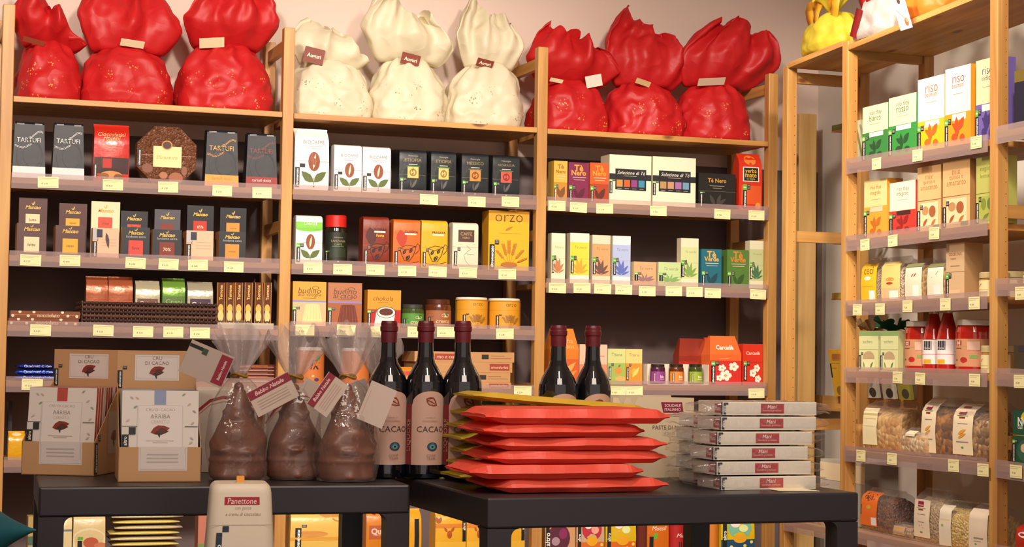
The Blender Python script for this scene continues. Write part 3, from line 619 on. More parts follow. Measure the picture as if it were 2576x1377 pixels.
mp('coffee_pack', 'cream coffee pack with a brown square', 'coffee pack', 's2', 1, 1138, 1203, 560, .05, 'brick', M('#ddd3b8', .4, 0, .2), [R(.22, .58, .84, .84, '#4f3426'), T(.53, .76, .45, 'CAFFÈ', '#b89a6a', 0, 0), T(.53, .67, .28, 'NERO', '#b89a6a', 0, 0), R(0, .47, 1, .474, '#8a8068'), ('C', [(.55, .5), (.72, .42), (.62, .4), (.45, .3), (.5, .18), (.66, .08)], .001, '#7a6a58'), ('C', [(.55, .33), (.85, .31)], .001, '#7a6a58')]+BR(.06, .06, .38, .13, False))
ear = lambda u0, v0, u1, v1, c='#b8781c': [('L', u0+(u1-u0)*(.45+.12*i), v0+(v1-v0)*(.45+.12*i), u0+(u1-u0)*(.62+.12*i)+.035*s, v0+(v1-v0)*(.62+.12*i), .45, c) for i in range(4) for s in (-1, 1)]+[('C', [(u0, v0), (u1, v1)], .0009, c)]
ears = sum([ear(.52, .08, a, b) for a, b in ((.2, .34), (.35, .46), (.5, .52), (.66, .47), (.85, .36), (.93, .22))], [])
mp('barley_box', 'large yellow barley box with drawn ears of barley', 'barley box', 's2', 1, 1229, 1331, 531, .07, 'box', M('#dfb024', .4), [R(0, .83, 1, 1, '#d99c1c'), T(.5, .875, .68, 'orzo', '#5a3a14', 0, -.01), R(.25, .62, .82, .627, '#c8901c'), ('L', .4, .66, .6, .74, .3, '#b8781c')]+ears+[('E', .5, .1, .2, .04, '#b06a1c')]+BR(.02, .02, .43, .12, False), side='#c98e1c')
# bay two, third shelf
z3b = ZM('s3', 1)
def pudding(x0, x1, y, c, c2, pc, sub, lb):
    it = [T(.5, .80, .68, 'budino', '#4a2414', 0, -.01, .2), ('O', .68, .86, .1, .04, .15, '#4a2414'), T(.5, .70, .7, sub, '#4a2414', 0, -.01, .25), R(.3, .62, .7, .628, '#7a4a28'), R(0, .535, 1, .57, '#7d83c0'), R(0, 0, 1, .535, c2),
          ('P', [(.28, .06), (.9, .06), (.8, .47), (.38, .47)], pc), ('E', .59, .47, .21, .03, pc)]+[('C', [(.33+.1*i, .08), (.40+.075*i, .46)], .0008, c2) for i in range(6)]+BR(.0, .02, .36, .11, True)
    mp('pudding_box', lb, 'pudding box', 's3', 1, x0, x1, y, .05, 'box', M(c, .45), it, group='pudding boxes')
pudding(736, 820, 709, '#dc9c34', '#d9b083', '#e6cf90', 'alla vaniglia', 'orange-topped pudding box with a pale vanilla pudding')
pudding(825, 910, 712, '#b0714c', '#a05a34', '#6a2a18', 'al cacao', 'brown pudding box with a dark chocolate pudding')
mp('hot_chocolate_box', 'orange and red hot chocolate box with a white cup', 'hot chocolate box', 's3', 1, 924, 1008, 730, .05, 'box', M('#dc9226', .45), [T(.47, .77, .6, 'chokola', '#5a2c14', 0, -.01, .2), R(.3, .66, .62, .665, '#7a4a28'), R(0, 0, 1, .47, '#b01c18'), ('E', .56, .40, .27, .14, '#ece4d8'), ('P', [(.27, .42), (.83, .36), (.76, .0), (.2, .0)], '#ece4d8'), ('E', .56, .41, .21, .10, '#5a2416'), ('O', .56, .40, .29, .155, .07, '#1c1414')]+BR(.0, .02, .38, .11, True))
for x0, x1, y, lc, lb, lid in ((1016, 1073, 766, '#4f8a34', 'small glass jar with a green label behind the bottle necks', '#4a4a44'), (1078, 1143, 753, '#9a5a34', 'glass jar of brown spread with a tan label', '#5a3020')):
    p, wd, ht, _ = place('m', x0, x1, y, .03, z3b)
    jar('spread_jar', lb, 'jar', p+Vector((0, wd/2, 0)), wd/2, ht, ht*.17, M(lid, .3, .4), M('#5a2c18' if lc == '#9a5a34' else '#3a4a22', .08, 0, 0, 60, .6), [R(0, 0, 1, 1, lc), ('E', .62, .7, .13, .12, '#d8cf9c'), ('L', .6, .75, .72, .9, .5, '#2f6a4a'), T(.55, .32, .4, 'crema', '#e8c8a0', 0, 0, .3), R(.35, .15, .75, .18, '#e8c8a0')]+BR(.1, .1, .6, .09, False), neck=.9, lab=(.05, .74))
for x0, x1, y, lb in ((1159, 1237, 748, 'yellow barley can with white lid beside the brown spread jar'), (1242, 1320, 751, 'yellow barley can with white lid nearest the post')):
    p, wd, ht, _ = place('m', x0, x1, y, .03, z3b)
    e2 = sum([ear(.52, .02, a, b, '#9a6a24') for a, b in ((.36, .44), (.44, .5), (.52, .52), (.6, .5), (.7, .42))], [])
    jar('barley_can', lb, 'can', p+Vector((0, wd/2, 0)), wd/2, ht, ht*.07, M('#e6ddd4', .4), M('#c8881e', .35), [R(0, 0, 1, 1, '#d6951f'), T(.55, .84, .26, 'orzo', '#5a3a14', 0, -.01), R(0, .66, 1, .665, '#9a6a1c')]+e2+BR(.2, .03, .48, .07, False), rlid=wd/2*.98, neck=.985, shoulder=.02, lab=(.01, .99), group='yellow barley cans')
# bay two, low shelf
z5b = ZM('s5', 1)
for i, (x0, x1, y0, y1, s) in enumerate(((1050, 1285, 963, 985, 'amandorlati'), (1046, 1283, 937, 961, None), (1047, 1288, 908, 935, 'amandorlati'), (1042, 1293, 881, 907, 'riso e cereali'))):
    Y = .03; p, wd, _, _ = place('m', x0, x1, y0, Y, 0); hh = .0335 if i else z5b*0+hit(1165, y0, 1, Y).z-z5b
    zz = z5b if i == 0 else zprev; zprev = zz+hh+.0004
    g = G(); S = body(g, wd, hh, .15, 'box', M('#b98a58', .6))
    it = [R(.67, .3, .74, .75, '#2a2020'), R(.76, .35, .97, .4, '#8a6038'), R(.76, .6, .9, .65, '#8a6038'), R(.02, .5, .3, .55, '#8a6038')] if i in (3, 1) else []
    if s: it += [R(.2, .2, .48, .8, '#9a3a2c'), T(.34, .5, .24, s, '#e8c8a0', 0, 0)] if i == 3 else [R(.76, .2, .97, .85, '#9a3a2c'), T(.865, .52, .18, s, '#e8c8a0', 0, 0)]
    gfx(g, S, wd, hh, it)
    tag(g.build('kraft_box', None, (p.x, Y, zz)), ('lowest', 'second from the bottom', 'third from the bottom', 'topmost')[i]+' flat kraft cardboard box of the stack behind the bottles', 'box', 'flat kraft boxes')
p, wd, ht, _ = place('m', 753, 822, 874, .03, z5b)
jar('snack_can', 'orange patterned can behind the wrapped figures', 'can', p+Vector((0, wd/2, 0)), wd/2, ht, ht*.08, M('#d8ccc0', .4), M('#b8642c', .4), [R(0, 0, 1, 1, '#bf6a2e'), ('L', .6, .7, .7, .92, .6, '#2f7a44'), T(.56, .62, .3, 'ik', '#4a1c18', 0, .02, .3), ('E', .35, .2, .06, .05, '#e8d8b8'), ('E', .6, .2, .07, .05, '#3a3a6a'), ('E', .5, .3, .04, .03, '#e0b060'), ('E', .48, .13, .05, .04, '#d8503c')], rlid=wd/2*.98, neck=.985, shoulder=.02, lab=(.01, .99), group='orange patterned cans')
p, wd, ht, _ = place('m', 866, 936, 876, .03, z5b)
jar('snack_can', 'orange patterned can right beside a bottle, mostly hidden', 'can', p+Vector((0, wd/2, 0)), wd/2, ht, ht*.08, M('#d8ccc0', .4), M('#b8642c', .4), [R(0, 0, 1, 1, '#bf6a2e'), ('E', .35, .3, .06, .05, '#e8d8b8')], rlid=wd/2*.98, neck=.985, shoulder=.02, lab=(.01, .99), group='orange patterned cans')
mp('crisps_pack', 'orange and yellow crisps pack between the bottle necks', 'pack', 's5', 1, 1000, 1040, 924, .05, 'bag', M('#d8882c', .3, 0, .4), [R(.1, .6, .9, .8, '#c23a20'), ('E', .5, .35, .35, .15, '#e8d090')], Y=.02)

# bay three, upper shelf: tea
def teabox(x0, x1, y, c, top, sub, tc, lb, s='s1', c2=None, lower=None):
    it = ([R(0, 0, 1, .48, c2)] if c2 else [])+[T(.5, .86, .45, 'Tè', tc, 0, .03), T(.5, .74, .72, top, tc, 0, .03), R(.2, .62, .85, .635, '#e8c8b0'), R(.25, .56, .8, .57, '#e8c8b0'), ('L', .5, .08, .8, .38, .5, lower or '#5a2a1c'), ('L', .45, .1, .3, .36, .4, lower or '#5a2a1c')]+BR(.03, .03, .32, .16, True)
    return mp('tea_box', lb, 'tea box', s, 2, x0, x1, y, .055, 'box', M(c, .45), it, group='small tea boxes')
teabox(1393, 1427, 405, '#dcae44', 'Nero', '', '#a8641c', 'yellow black-tea box closest to the post', c2='#c08628', lower='#7a4a1c')
teabox(1430, 1481, 409, '#7a1f48', 'Nero', '', '#e09a3a', 'purple tea box with orange lettering', lower='#54122e')
teabox(1484, 1531, 410, '#d4561e', 'Nero', '', '#e8922c', 'orange tea box with orange lettering', c2='#a63c18', lower='#5a2010')
for x0, x1, y, lb, cs in ((1533, 1638, 391, 'cream tea assortment box with a black band next to the orange box', ('#c08844', '#c05a24', '#8a3a7a', '#3a86a0')), (1642, 1750, 396, 'cream tea assortment box with a black band next to the black tea box', ('#b08a54', '#c08a6a', '#a06aa0', '#6a94b0'))):
    mp('tea_assortment', lb, 'tea box', 's1', 2, x0, x1, y, .08, 'box', M('#e9dfc0', .5), [R(0, .5, 1, .62, '#1c1c20')]+[('P', [(.14, .30), (.88, .29), (.88, .72), (.14, .72)], '#17171b'), T(.52, .645, .66, 'Selezione di Tè', '#e8e2d4', 0, .0, .3), R(.35, .575, .65, .583, '#b8b0a4')]+[R(.17+i*.175, .36, .315+i*.175, .5, cc) for i, cc in enumerate(cs)]+[R(.19+i*.175, .32, .29+i*.175, .33, '#a8a098') for i in range(4)]+BR(.0, .22, .46, .07, True, None, BL, True), side='#cfc4a0', group='cream tea assortment boxes')
mp('tea_box', 'wide black tea box with golden lettering', 'tea box', 's1', 2, 1757, 1850, 437, .07, 'box', M('#1e1c1a', .4), [T(.5, .80, .5, 'Tè Nero', '#c8922c', 0, .02), R(.3, .64, .7, .652, '#a8a090'), R(.38, .58, .62, .59, '#a8a090'), R(0, .49, 1, .495, '#8a8268'), ('L', .45, .1, .3, .4, .4, '#3a362e'), ('L', .5, .1, .6, .42, .4, '#3a362e'), ('L', .52, .1, .75, .3, .35, '#3a362e')]+BR(.04, .04, .42, .07, True))
mp('herb_tea_bag', 'bright red herb-tea bag with a black lettered patch by the corner post', 'tea bag', 's1', 2, 1859, 1917, 386, .05, 'bag', M('#c8321c', .25, 0, .4, 30), [('E', .5, .88, .26, .09, '#e0782c'), R(.16, .5, .86, .76, '#e8dcc8'), R(.2, .515, .82, .745, '#14130f'), T(.5, .68, .5, 'yerba', '#e0b02c', 0, .01), T(.5, .61, .5, 'mate', '#e0b02c', 0, .01), T(.5, .545, .35, 'in foglie', '#b8b04c', 0, 0), R(.1, .0, .95, .43, '#d2521c'), ('E', .82, .08, .12, .06, '#e08a3c')]+BR(.16, .03, .35, .16, True))
# bay three, middle shelf
fol = lambda c: [('L', .5, .22, .12, .42, .3, c), ('L', .5, .22, .35, .5, .3, c), ('L', .5, .22, .6, .5, .3, c), ('L', .5, .22, .88, .4, .3, c), ('L', .5, .2, .95, .28, .25, c), ('L', .5, .2, .1, .28, .25, c)]
def tallbox(x0, x1, y, c, body_c, lf, lb, nm='Tè nero', short=False):
    it = [R(0, .17 if not short else 0, 1, .82 if not short else 1, c)]+[T(.55, .72, .62, nm, '#7a6a50', 0, -.01, .2), R(0, .49, 1, .494, '#a89878')]+fol(lf)+BR(.03, .2, .45, .16, True)
    return mp('tea_box', lb, 'tea box', 's2', 2, x0, x1, y, .035 if not short else .05, 'box', M(body_c, .5), it, side='#cfc0a0', group='leaf-patterned tea boxes')
tallbox(1387, 1422, 587, '#e4dcb4', '#e8e0c4', '#c07a4c', 'tall cream tea box with a rust-coloured plant')
tallbox(1434, 1482, 587, '#dccf3e', '#efe6cc', '#d0a030', 'tall bright yellow tea box', 'Tè nero')
tallbox(1490, 1535, 592, '#cf9a66', '#e8ceb0', '#6a4a44', 'tall tan tea box with a dark plant')
tallbox(1541, 1586, 594, '#a8b4d6', '#efe6d8', '#5a6ab0', 'tall pale blue tea box')
tallbox(1594, 1650, 659, '#d0a070', '#d8b48a', '#8a6a6c', 'short peach tea box', 'Tè nero', True)
tallbox(1656, 1714, 660, '#b8cc8c', '#cfd8a4', '#7aa05c', 'short mint green tea box', 'Tè verde', True)
tallbox(1713, 1757, 600, '#c4cc90', '#d8d4b0', '#7a9a4a', 'tall pale green tea box standing on the short mint box side', 'Tè verde')
teabox(1764, 1815, 627, '#1f6474', 'Verde', '', '#d8a43c', 'blue-green tea box with yellow lettering', 's2', lower='#163f50')
teabox(1829, 1883, 629, '#4f7430', 'Verde', '', '#c87a2c', 'dark green tea box with orange lettering', 's2', lower='#2f4f22')
tallbox(1887, 1922, 606, '#b0b884', '#d0ccac', '#3f6a44', 'tall green tea box closest to the corner post', 'Tè verde')
# bay three, low shelf
mp('infusion_bag', 'large orange bag behind the two bottle necks', 'bag', 's3', 2, 1385, 1456, 827, .07, 'gable', M('#d87a24', .4), [T(.55, .78, .6, 'tisana', '#e8a860', 0, 0), T(.55, .68, .6, 'rooibos', '#e8a860', 0, 0), R(0, 0, 1, .45, '#cf5a1c'), ('L', .3, .05, .9, .4, .3, '#e8a050'), ('L', .3, .0, .95, .25, .3, '#e08a40')])
mp('infusion_box', 'pale pink infusion box behind a bottle', 'tea box', 's3', 2, 1458, 1527, 867, .06, 'box', M('#e6b89a', .5), [R(0, 0, 1, .5, '#d8876a'), R(.55, .7, .9, .72, '#c87a6a')])
mp('infusion_box', 'green infusion box with an orange fruit', 'tea box', 's3', 2, 1529, 1573, 878, .055, 'box', M('#c8cc84', .5), [R(0, 0, 1, .6, '#9ab054'), ('E', .6, .38, .2, .1, '#d88a3c'), ('E', .72, .16, .3, .07, '#e8a860'), ('L', .6, .48, .72, .56, .5, '#4a7a34'), T(.5, .84, .6, 'Tisana', '#8a9a5a', 0, 0)]+BR(.04, .12, .5, .15, False), group='fruit infusion boxes')
mp('infusion_box', 'yellow-orange infusion box with yellow fruit', 'tea box', 's3', 2, 1574, 1615, 879, .055, 'box', M('#e2c478', .5), [R(0, 0, 1, .6, '#d28a2c'), ('E', .55, .36, .22, .1, '#e0a83c'), ('L', .4, .2, .85, .5, .3, '#efc860'), T(.5, .84, .6, 'Tisana', '#b08a5a', 0, 0)]+BR(.04, .12, .5, .15, False), group='fruit infusion boxes')
z3c = ZM('s3', 2); p, wd, ht, _ = place('m', 1628, 1783, 917, .03, z3c); cb = M('#dccbb8', .6)
tag(G().box(-wd/2, wd/2, .055, .058, 0, ht, cb).box(-wd/2, wd/2, 0, .058, 0, .002, cb).box(-wd/2, -wd/2+.002, 0, .058, 0, ht, cb).box(wd/2-.002, wd/2, 0, .058, 0, ht, cb).build('cardboard_tray', None, p),
    'white cardboard tray with three little jars standing in it', 'tray')
for x0, x1, lc, lb in ((1644, 1679, '#8a3a84', 'purple-labelled'), (1691, 1726, '#d07a24', 'orange-labelled'), (1740, 1773, '#8aa024', 'lime-labelled')):
    p, wd, ht, _ = place('m', x0, x1, 917, .037, z3c+.004)
    jar('jam_jar', lb+' little glass jar in the white tray', 'jar', p+Vector((0, wd/2, 0)), wd/2, ht, ht*.14, M('#3a3426', .25, .5), M({'#8a3a84': '#4a1a34', '#d07a24': '#5a2c10', '#8aa024': '#3a4418'}[lc], .08, 0, 0, 60, .6), [R(0, 0, 1, 1, lc), T(.6, .55, .22, 'bio', '#e8d8c8', 0, .02), R(.45, .3, .75, .34, '#e8d0c0')]+BR(.16, .05, .9, .1, False)[:2], neck=.9, lab=(.05, .72), group='little jars in the white tray')
flower = lambda u, v, r: [('E', u+r*math.cos(a), v+r*.55*math.sin(a), r*.62, r*.4, '#eee0cc') for a in (0, 1.257, 2.513, 3.77, 5.027)]+[('E', u, v, r*.3, r*.2, '#d8a060')]
mp('hibiscus_tea_bag', 'large orange and red hibiscus tea carton with white flowers', 'tea box', 's3', 2, 1786, 1865, 846, .07, 'gable', M('#e0622a', .4), [T(.5, .77, .6, 'Carcadè', '#f3dcc8', 0, .03), R(0, 0, 1, .5, '#c4281c'), R(.3, .54, .6, .546, '#f0c0a0'), ]+flower(.5, .2, .12)+flower(.75, .38, .1)+flower(.38, .35, .08)+flower(.3, .15, .07)+BR(.03, .03, .4, .13, True))
mp('hibiscus_tea_box', 'smaller red hibiscus tea box with white flowers by the corner post', 'tea box', 's3', 2, 1869, 1919, 866, .055, 'box', M('#c8301c', .4), [T(.5, .78, .7, 'Carcadè', '#e8b8a0', 0, .03), R(0, .56, 1, .565, '#8a2018')]+flower(.7, .42, .1)+flower(.5, .3, .11)+flower(.75, .16, .1)+BR(.03, .12, .48, .16, True))
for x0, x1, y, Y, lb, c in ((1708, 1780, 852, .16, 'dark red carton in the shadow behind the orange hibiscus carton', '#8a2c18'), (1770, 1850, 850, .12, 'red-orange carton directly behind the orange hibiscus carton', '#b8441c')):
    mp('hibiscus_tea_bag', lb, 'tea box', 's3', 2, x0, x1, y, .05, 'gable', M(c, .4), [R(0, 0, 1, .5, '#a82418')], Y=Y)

# ------------------------------------------------------------------ gathered bags on the top shelf
def gathered(name, label, cat, loc, hw, hd, zn, rux, ruz, shift, col_m, seed, group=None, rz=0, tie='#c8a050', lean=0, pleat=9, box=2.8, fan=.55, base_out=1.0, open_t=.045, parts=(), lens=False, skew=0, fan_m=None, neck_shift=0, droop=.0, crum=1.0, res=(84, 46)):
    """paper or film gathered over something rounded, tied at a neck, with the ends fanning out above.
    hw, hd half width and depth, zn neck height, rux half width of the fan, ruz its height, shift its sideways offset"""
    t = thing(name, label, cat, loc, rz, group); g = G(); so = Vector((seed*7.3, seed*3.1, seed*1.7)); rn = random.Random(seed)
    ph = [rn.uniform(0, 6.28) for _ in range(6)]
    PR = [(0, .93), (.05, .98), (.2, 1.0), (.42, .98), (.6, .92), (.74, .80), (.86, .60), (.95, .36), (1, .16)] if not lens else [(0, .95), (.05, 1.0), (.2, 1.0), (.42, .97), (.6, .90), (.74, .80), (.86, .64), (.95, .45), (1, .30)]
    def rad(t_):
        for (a, ra), (b, rb) in zip(PR, PR[1:]):
            if t_ <= b: break
        k = (t_-a)/(b-a); return ra+(rb-ra)*k
    def fn(u, v):
        a = 6.2832*u-math.pi/2; c, s = math.cos(a), math.sin(a)
        if v < .56:
            t_ = v/.56; r = rad(t_); e = box-(box-2)*t_
            q = (abs(c)**e+abs(s)**e)**(-1/e)
            pl = 1+(.02+.16*max(0, t_-.6)**1.2*2)*math.sin(pleat*a+ph[0]+1.5*math.sin(2*a+ph[1]))
            x, y, z = hw*r*q*c*pl, hd*r*q*s*pl, zn*t_
            x += neck_shift*t_**2
            P = Vector((x, y, z)); amp = (.0115 if lens else .013)*crum*(1-.35*t_)*(.25+min(1, t_*5)) if t_ < .95 else .003
        else:
            t_ = (v-.56)/.44; e = t_**.75
            A = .012+(rux-.012)*e; B = .010+(open_t-.010)*e
            if lens:      # fan seen edge-on: widest halfway up, pointed at both sides
                q = (t_/.46)**.36 if t_ < .46 else 1-.66*((t_-.46)/.54)**1.6
                A = hw*.32+(rux-hw*.32)*q; B = (hw*.24*(1-t_)+.010+(open_t-.03)*math.sin(3.1416*t_))*(1-.0*abs(c))
            x = A*c; y = B*s; z = zn-(.02 if lens else 0)+(ruz+(.02 if lens else 0))*t_*(1-(0 if lens else fan)*abs(c)**2.2*t_)
            fold = .012*t_*math.sin(pleat*a+ph[2]); y += fold
            if lens:
                xx = c; y += .020*t_*math.sin(7*xx+ph[4])+.010*t_*math.sin(15*xx+ph[5])-.05*t_*(1-t_)*1.6; x -= .01*s*t_
                z -= .028*xx*xx*(1-t_)**2*min(1, t_*12)
                z += -.10*skew*xx*t_+.012*math.sin(4.3*xx+ph[1])*t_*t_+(.018*abs(xx)**3*(1 if t_ > .5 else -1)*0)
            z += .012*t_*math.sin(5*a+ph[3])+.006*t_*math.sin(11*a+ph[4])
            x += shift*t_+neck_shift; y += lean*t_; z -= droop*t_*t_*abs(c)
            P = Vector((x, y, z)); amp = (.013 if lens else .014)*crum*t_**.8
        n = noise.noise_vector(P*11+so)+.55*noise.noise_vector(P*26+so); rdg = abs(noise.noise(P*17+so*2))
        d = Vector((c, s, .2))*(.5-rdg)*amp*1.1+n*amp*.8
        P = P+d
        P.z = max(P.z, .0008)
        return P
    nb_ = round(res[1]*.56); g.grid(lambda u, v: fn(u, v*.56), res[0], nb_, col_m, closed=True)
    g.grid(lambda u, v: fn(u, .56+v*.44), res[0], res[1]-nb_, fan_m or col_m, closed=True)
    g.add([fn(i/res[0], 0) for i in range(res[0])], [tuple(range(res[0]))[::-1]], col_m)
    o = g.build('wrap', t)
    tg = G(); rr = .014 if not lens else hw*.30
    tg.grid(lambda u, v: (neck_shift+(rr+.003*math.cos(6.2832*v))*math.cos(6.2832*u), (rr+.003*math.cos(6.2832*v))*math.sin(6.2832*u), zn+.003*math.sin(6.2832*v)+.003*math.sin(12.566*u)), 18, 6, M(tie, .35, .4), closed=True)
    tg.build('tie', t)
    for f in parts: f(t)
    return t
def gift_tag(cx, cz, wd, ht, cy, rot, tilt, c, items=(), fold=True):
    def f(t):
        g = G(); cr, sr = math.cos(math.radians(rot)), math.sin(math.radians(rot)); ct, st = math.cos(math.radians(tilt)), math.sin(math.radians(tilt))
        def S(u, v, o=0):
            X, Z = (u-.5)*wd, (v-.5)*ht; X, Z = X*cr-Z*sr, X*sr+Z*cr
            return (cx+X, cy-o*ct-Z*st, cz+Z*ct-o*st)
        th = .0016
        g.add([S(u, v, o) for o in (0, -th) for u, v in ((0, 0), (1, 0), (1, 1), (0, 1))], [(0, 1, 2, 3), (7, 6, 5, 4), (0, 4, 5, 1), (1, 5, 6, 2), (2, 6, 7, 3), (3, 7, 4, 0)], M(c, .5))
        gfx(g, S, wd, ht, items)
        g.build('gift_tag', t)
    return f
RED = tissue('#cf1f22', '#eeb860'); CREAM = tissue('#eae0c2', '#8a7c58')
def topbag(k, x0, x1, yb, yn, r0, r1, rt, mt, seed, label, tags=(), Y=.178, hd=.118, **kw):
    z = ZM('s0', k)+.0008; a, b = hit(x0, yb-40, 1, Y), hit(x1, yb-40, 1, Y); loc = Vector(((a.x+b.x)/2, Y, z)); hw = (b.x-a.x)/2*.975
    lo_, hi_ = max(loc.x-hw, k*W+.026), min(loc.x+hw, (k+1)*W-.026); loc.x = (lo_+hi_)/2; hw = (hi_-lo_)/2
    zn = hit((x0+x1)/2, yn, 1, Y-.02).z-z; c, d = hit(r0, (rt+yn)/2, 1, Y), hit(r1, (rt+yn)/2, 1, Y); zt = hit((r0+r1)/2, rt, 1, Y).z
    ps = []
    for tx, ty, tw, th, rot, tilt, cc, its in tags:
        P = hit(tx, ty, 1, Y-.085); ps.append(gift_tag(P.x-loc.x, P.z-z, tw/830, th/830, -.085, rot, tilt, cc, its))
    nsh = kw.pop('ns', 0)
    return gathered('wrapped_gift_bag', label, 'wrapped gift', loc, hw, hd, zn, (d.x-c.x)/2, zt-z-zn, (c.x+d.x)/2-loc.x-nsh, mt, seed, 'cream gift bags on the top shelf' if mt is CREAM else 'red gift bags on the top shelf', parts=ps, neck_shift=nsh, lens=True, lean=(-.045 if seed % 2 else .02), res=(110, 64), open_t=.06, **kw)
EM = '#ece2b8'
topbag(0, 40, 200, 240, 100, 26, 216, 20, RED, 1, 'red tissue gift bag closest to the end post, its ends drooping sideways', [(85, 104, 55, 14, -12, 30, '#8a3a20', ())], fan=.35, droop=.02, skew=.9)
topbag(0, 197, 432, 258, 116, 205, 466, -30, RED, 2, 'red tissue gift bag with the widest fan, between two other red ones', [(333, 110, 62, 22, -6, 45, EM, ())], fan=.75, skew=.25)
topbag(0, 440, 690, 274, 106, 470, 702, -20, RED, 3, 'red tissue gift bag with a tall fan beside the cream bags', [(533, 108, 66, 30, 8, 40, EM, ())], fan=.5)
topbag(1, 700, 930, 296, 146, 735, 930, 70, CREAM, 4, 'cream gift bag with low drooping fan behind the pine post', [(790, 140, 56, 42, -10, 5, '#7e3a28', [T(.5, .45, .7, 'Auguri', '#e8d8c0', 0, .03)])], fan=.4, droop=.03, skew=.5)
topbag(1, 926, 1116, 308, 142, 895, 1124, 28, CREAM, 5, 'cream gift bag with wide high fan in the middle of the cream row', [(1033, 150, 54, 32, -10, 12, '#7e3a28', [T(.5, .45, .7, 'Auguri', '#e8d8c0', 0, .03)])], fan=.65, skew=.5)
topbag(1, 1112, 1315, 318, 154, 1152, 1316, 32, CREAM, 6, 'cream gift bag with narrow upright fan next to the red bags', [(1220, 160, 50, 24, -10, 30, '#7e3a28', [T(.5, .45, .7, 'Auguri', '#e8d8c0', 0, .03)])], fan=.35, ns=.02, skew=.4)
topbag(2, 1322, 1516, 330, 196, 1318, 1545, 98, RED, 7, 'red tissue gift bag with flat wide fan and two pale tags beside cream bags', [(1400, 203, 40, 12, -8, 40, EM, ()), (1494, 204, 50, 34, 14, 10, '#e8d8c8', ())], fan=.6, skew=.35)
topbag(2, 1516, 1706, 344, 204, 1533, 1742, 68, RED, 8, 'red tissue gift bag with jagged tall fan in the middle of its bay', [(1618, 208, 48, 16, -14, 25, '#c8a878', ())], fan=.6, crum=1.3, skew=.5)
topbag(2, 1702, 1896, 352, 206, 1738, 1978, 72, RED, 9, 'red tissue gift bag with big fan leaning towards the corner', [(1790, 206, 84, 26, 8, 45, '#d8ccb0', ())], fan=.65, skew=.25)
# yellow, red and orange wrapped parcels on top of the side shelving
ZQ = ZSIDE['q0'](-1.0); ZQZ = ZSIDE['qz'](-.6)
def ribbon(x0, y0, z0, pts, wd, c):
    def f(t):
        g = G(); pp = [Vector(p) for p in pts]; vs = []
        for i, p in enumerate(pp):
            d = (pp[min(i+1, len(pp)-1)]-pp[max(i-1, 0)]).normalized(); s = d.cross(Vector((1, .2, 0))).normalized()*wd/2
            vs += [p-s+Vector((x0, y0, z0)), p+s+Vector((x0, y0, z0))]
        n = len(pp); vs += [v+Vector((.0015, 0, .001)) for v in vs]
        fs = [(2*i, 2*i+1, 2*i+3, 2*i+2) for i in range(n-1)]+[(2*n+2*i, 2*n+2*i+2, 2*n+2*i+3, 2*n+2*i+1) for i in range(n-1)]+[(2*i, 2*i+2, 2*n+2*i+2, 2*n+2*i) for i in range(n-1)]+[(2*i+1, 2*n+2*i+1, 2*n+2*i+3, 2*i+3) for i in range(n-1)]
        g.add(vs, fs, M(c, .5), True); g.build('ribbon', t)
    return f
def sidegift(px0, px1, ybm, ytp, c, label, rib, seed, Xo=.09, zz=None, **kw):
    a, b = hit(px0, ybm, 0, RX+Xo), hit(px1, ybm, 0, RX+Xo); yy = (a.y+b.y)/2; z = (ZSIDE['q0'](yy) if yy < YA else ZSIDE['qz'](yy))+.0012
    hw = abs(a.y-b.y)/2; zk = ZSIDE['q0'] if yy < YA else ZSIDE['qz']; z = max(zk(yy-hw), zk(yy+hw))+.0012; zt = hit((px0+px1)/2, ytp, 0, RX+Xo).z-z
    arcs = lambda s, k: [(-.03-.015*math.sin(math.pi*i/8), s*(.02+.075*math.sin(math.pi*i/8)*k), max(.02-.13*(i/8)**1.3+.05*math.sin(math.pi*i/8), .024-zt*.62)) for i in range(9)]
    ps = [ribbon(0, 0, zt*.62, arcs(1, .8), .036, rib), ribbon(0, 0, zt*.62, arcs(-1, 1), .036, rib), ribbon(-.02, 0, zt*.58, [(-.03-.01*i*.2, .02*math.sin(i), .03-.022*i) for i in range(6)], .026, rib)]
    return gathered('wrapped_hamper', label, 'wrapped gift', (RX+Xo, yy, z), .075, hw, zt*.62, .05, zt*.5, 0, tissue(c), seed, 'wrapped gifts on top of the side shelving', parts=ps+list(kw.pop('parts', ())), open_t=hw*.9, tie=rib, **kw)
sidegift(2043, 2150, 118, -30, '#e0cc3c', 'yellow wrapped gift with orange-yellow ribbon on top of the side shelving', '#e09a1c', 11)
def white_card(y, z, w_, h_, x=-.11, its=()):
    def f(t):
        g = G(); S = lambda u, v, o=0: (x-o-.02*v, -(u-.5)*w_+y+.02*v, z+(v-.5)*h_)
        g.add([S(u, v, o) for o in (0, -.002) for u, v in ((0, 0), (1, 0), (1, 1), (0, 1))], [(0, 1, 2, 3), (7, 6, 5, 4), (0, 4, 5, 1), (1, 5, 6, 2), (2, 6, 7, 3), (3, 7, 4, 0)], M('#f0e8e4', .5)); gfx(g, S, w_, h_, its); g.build('gift_card', t)
    return f
pic = [('E', .7, .2, .15, .12, '#a86a3a'), ('E', .74, .24, .08, .06, '#d8a870'), ('C', [(.1, .6), (.4, .45), (.65, .3)], .002, '#d88a50'), ('E', .5, .85, .13, .1, '#5a4030')]
sidegift(2176, 2290, 70, -90, '#d2c6be', 'white gift with dark red and scarlet ribbons hanging over the shelf edge', '#b01812', 12, parts=[ribbon(-.07, .03, .06, [(-.01, .01*i, .03-.02*i) for i in range(5)], .03, '#7a0f10')])
sidegift(2292, 2400, 30, -110, '#e8872a', 'orange wrapped gift with a white card of printed pictures hanging off the shelf', '#e8741c', 13, parts=[white_card(-.045, .01, .062, .10, -.115, pic)])

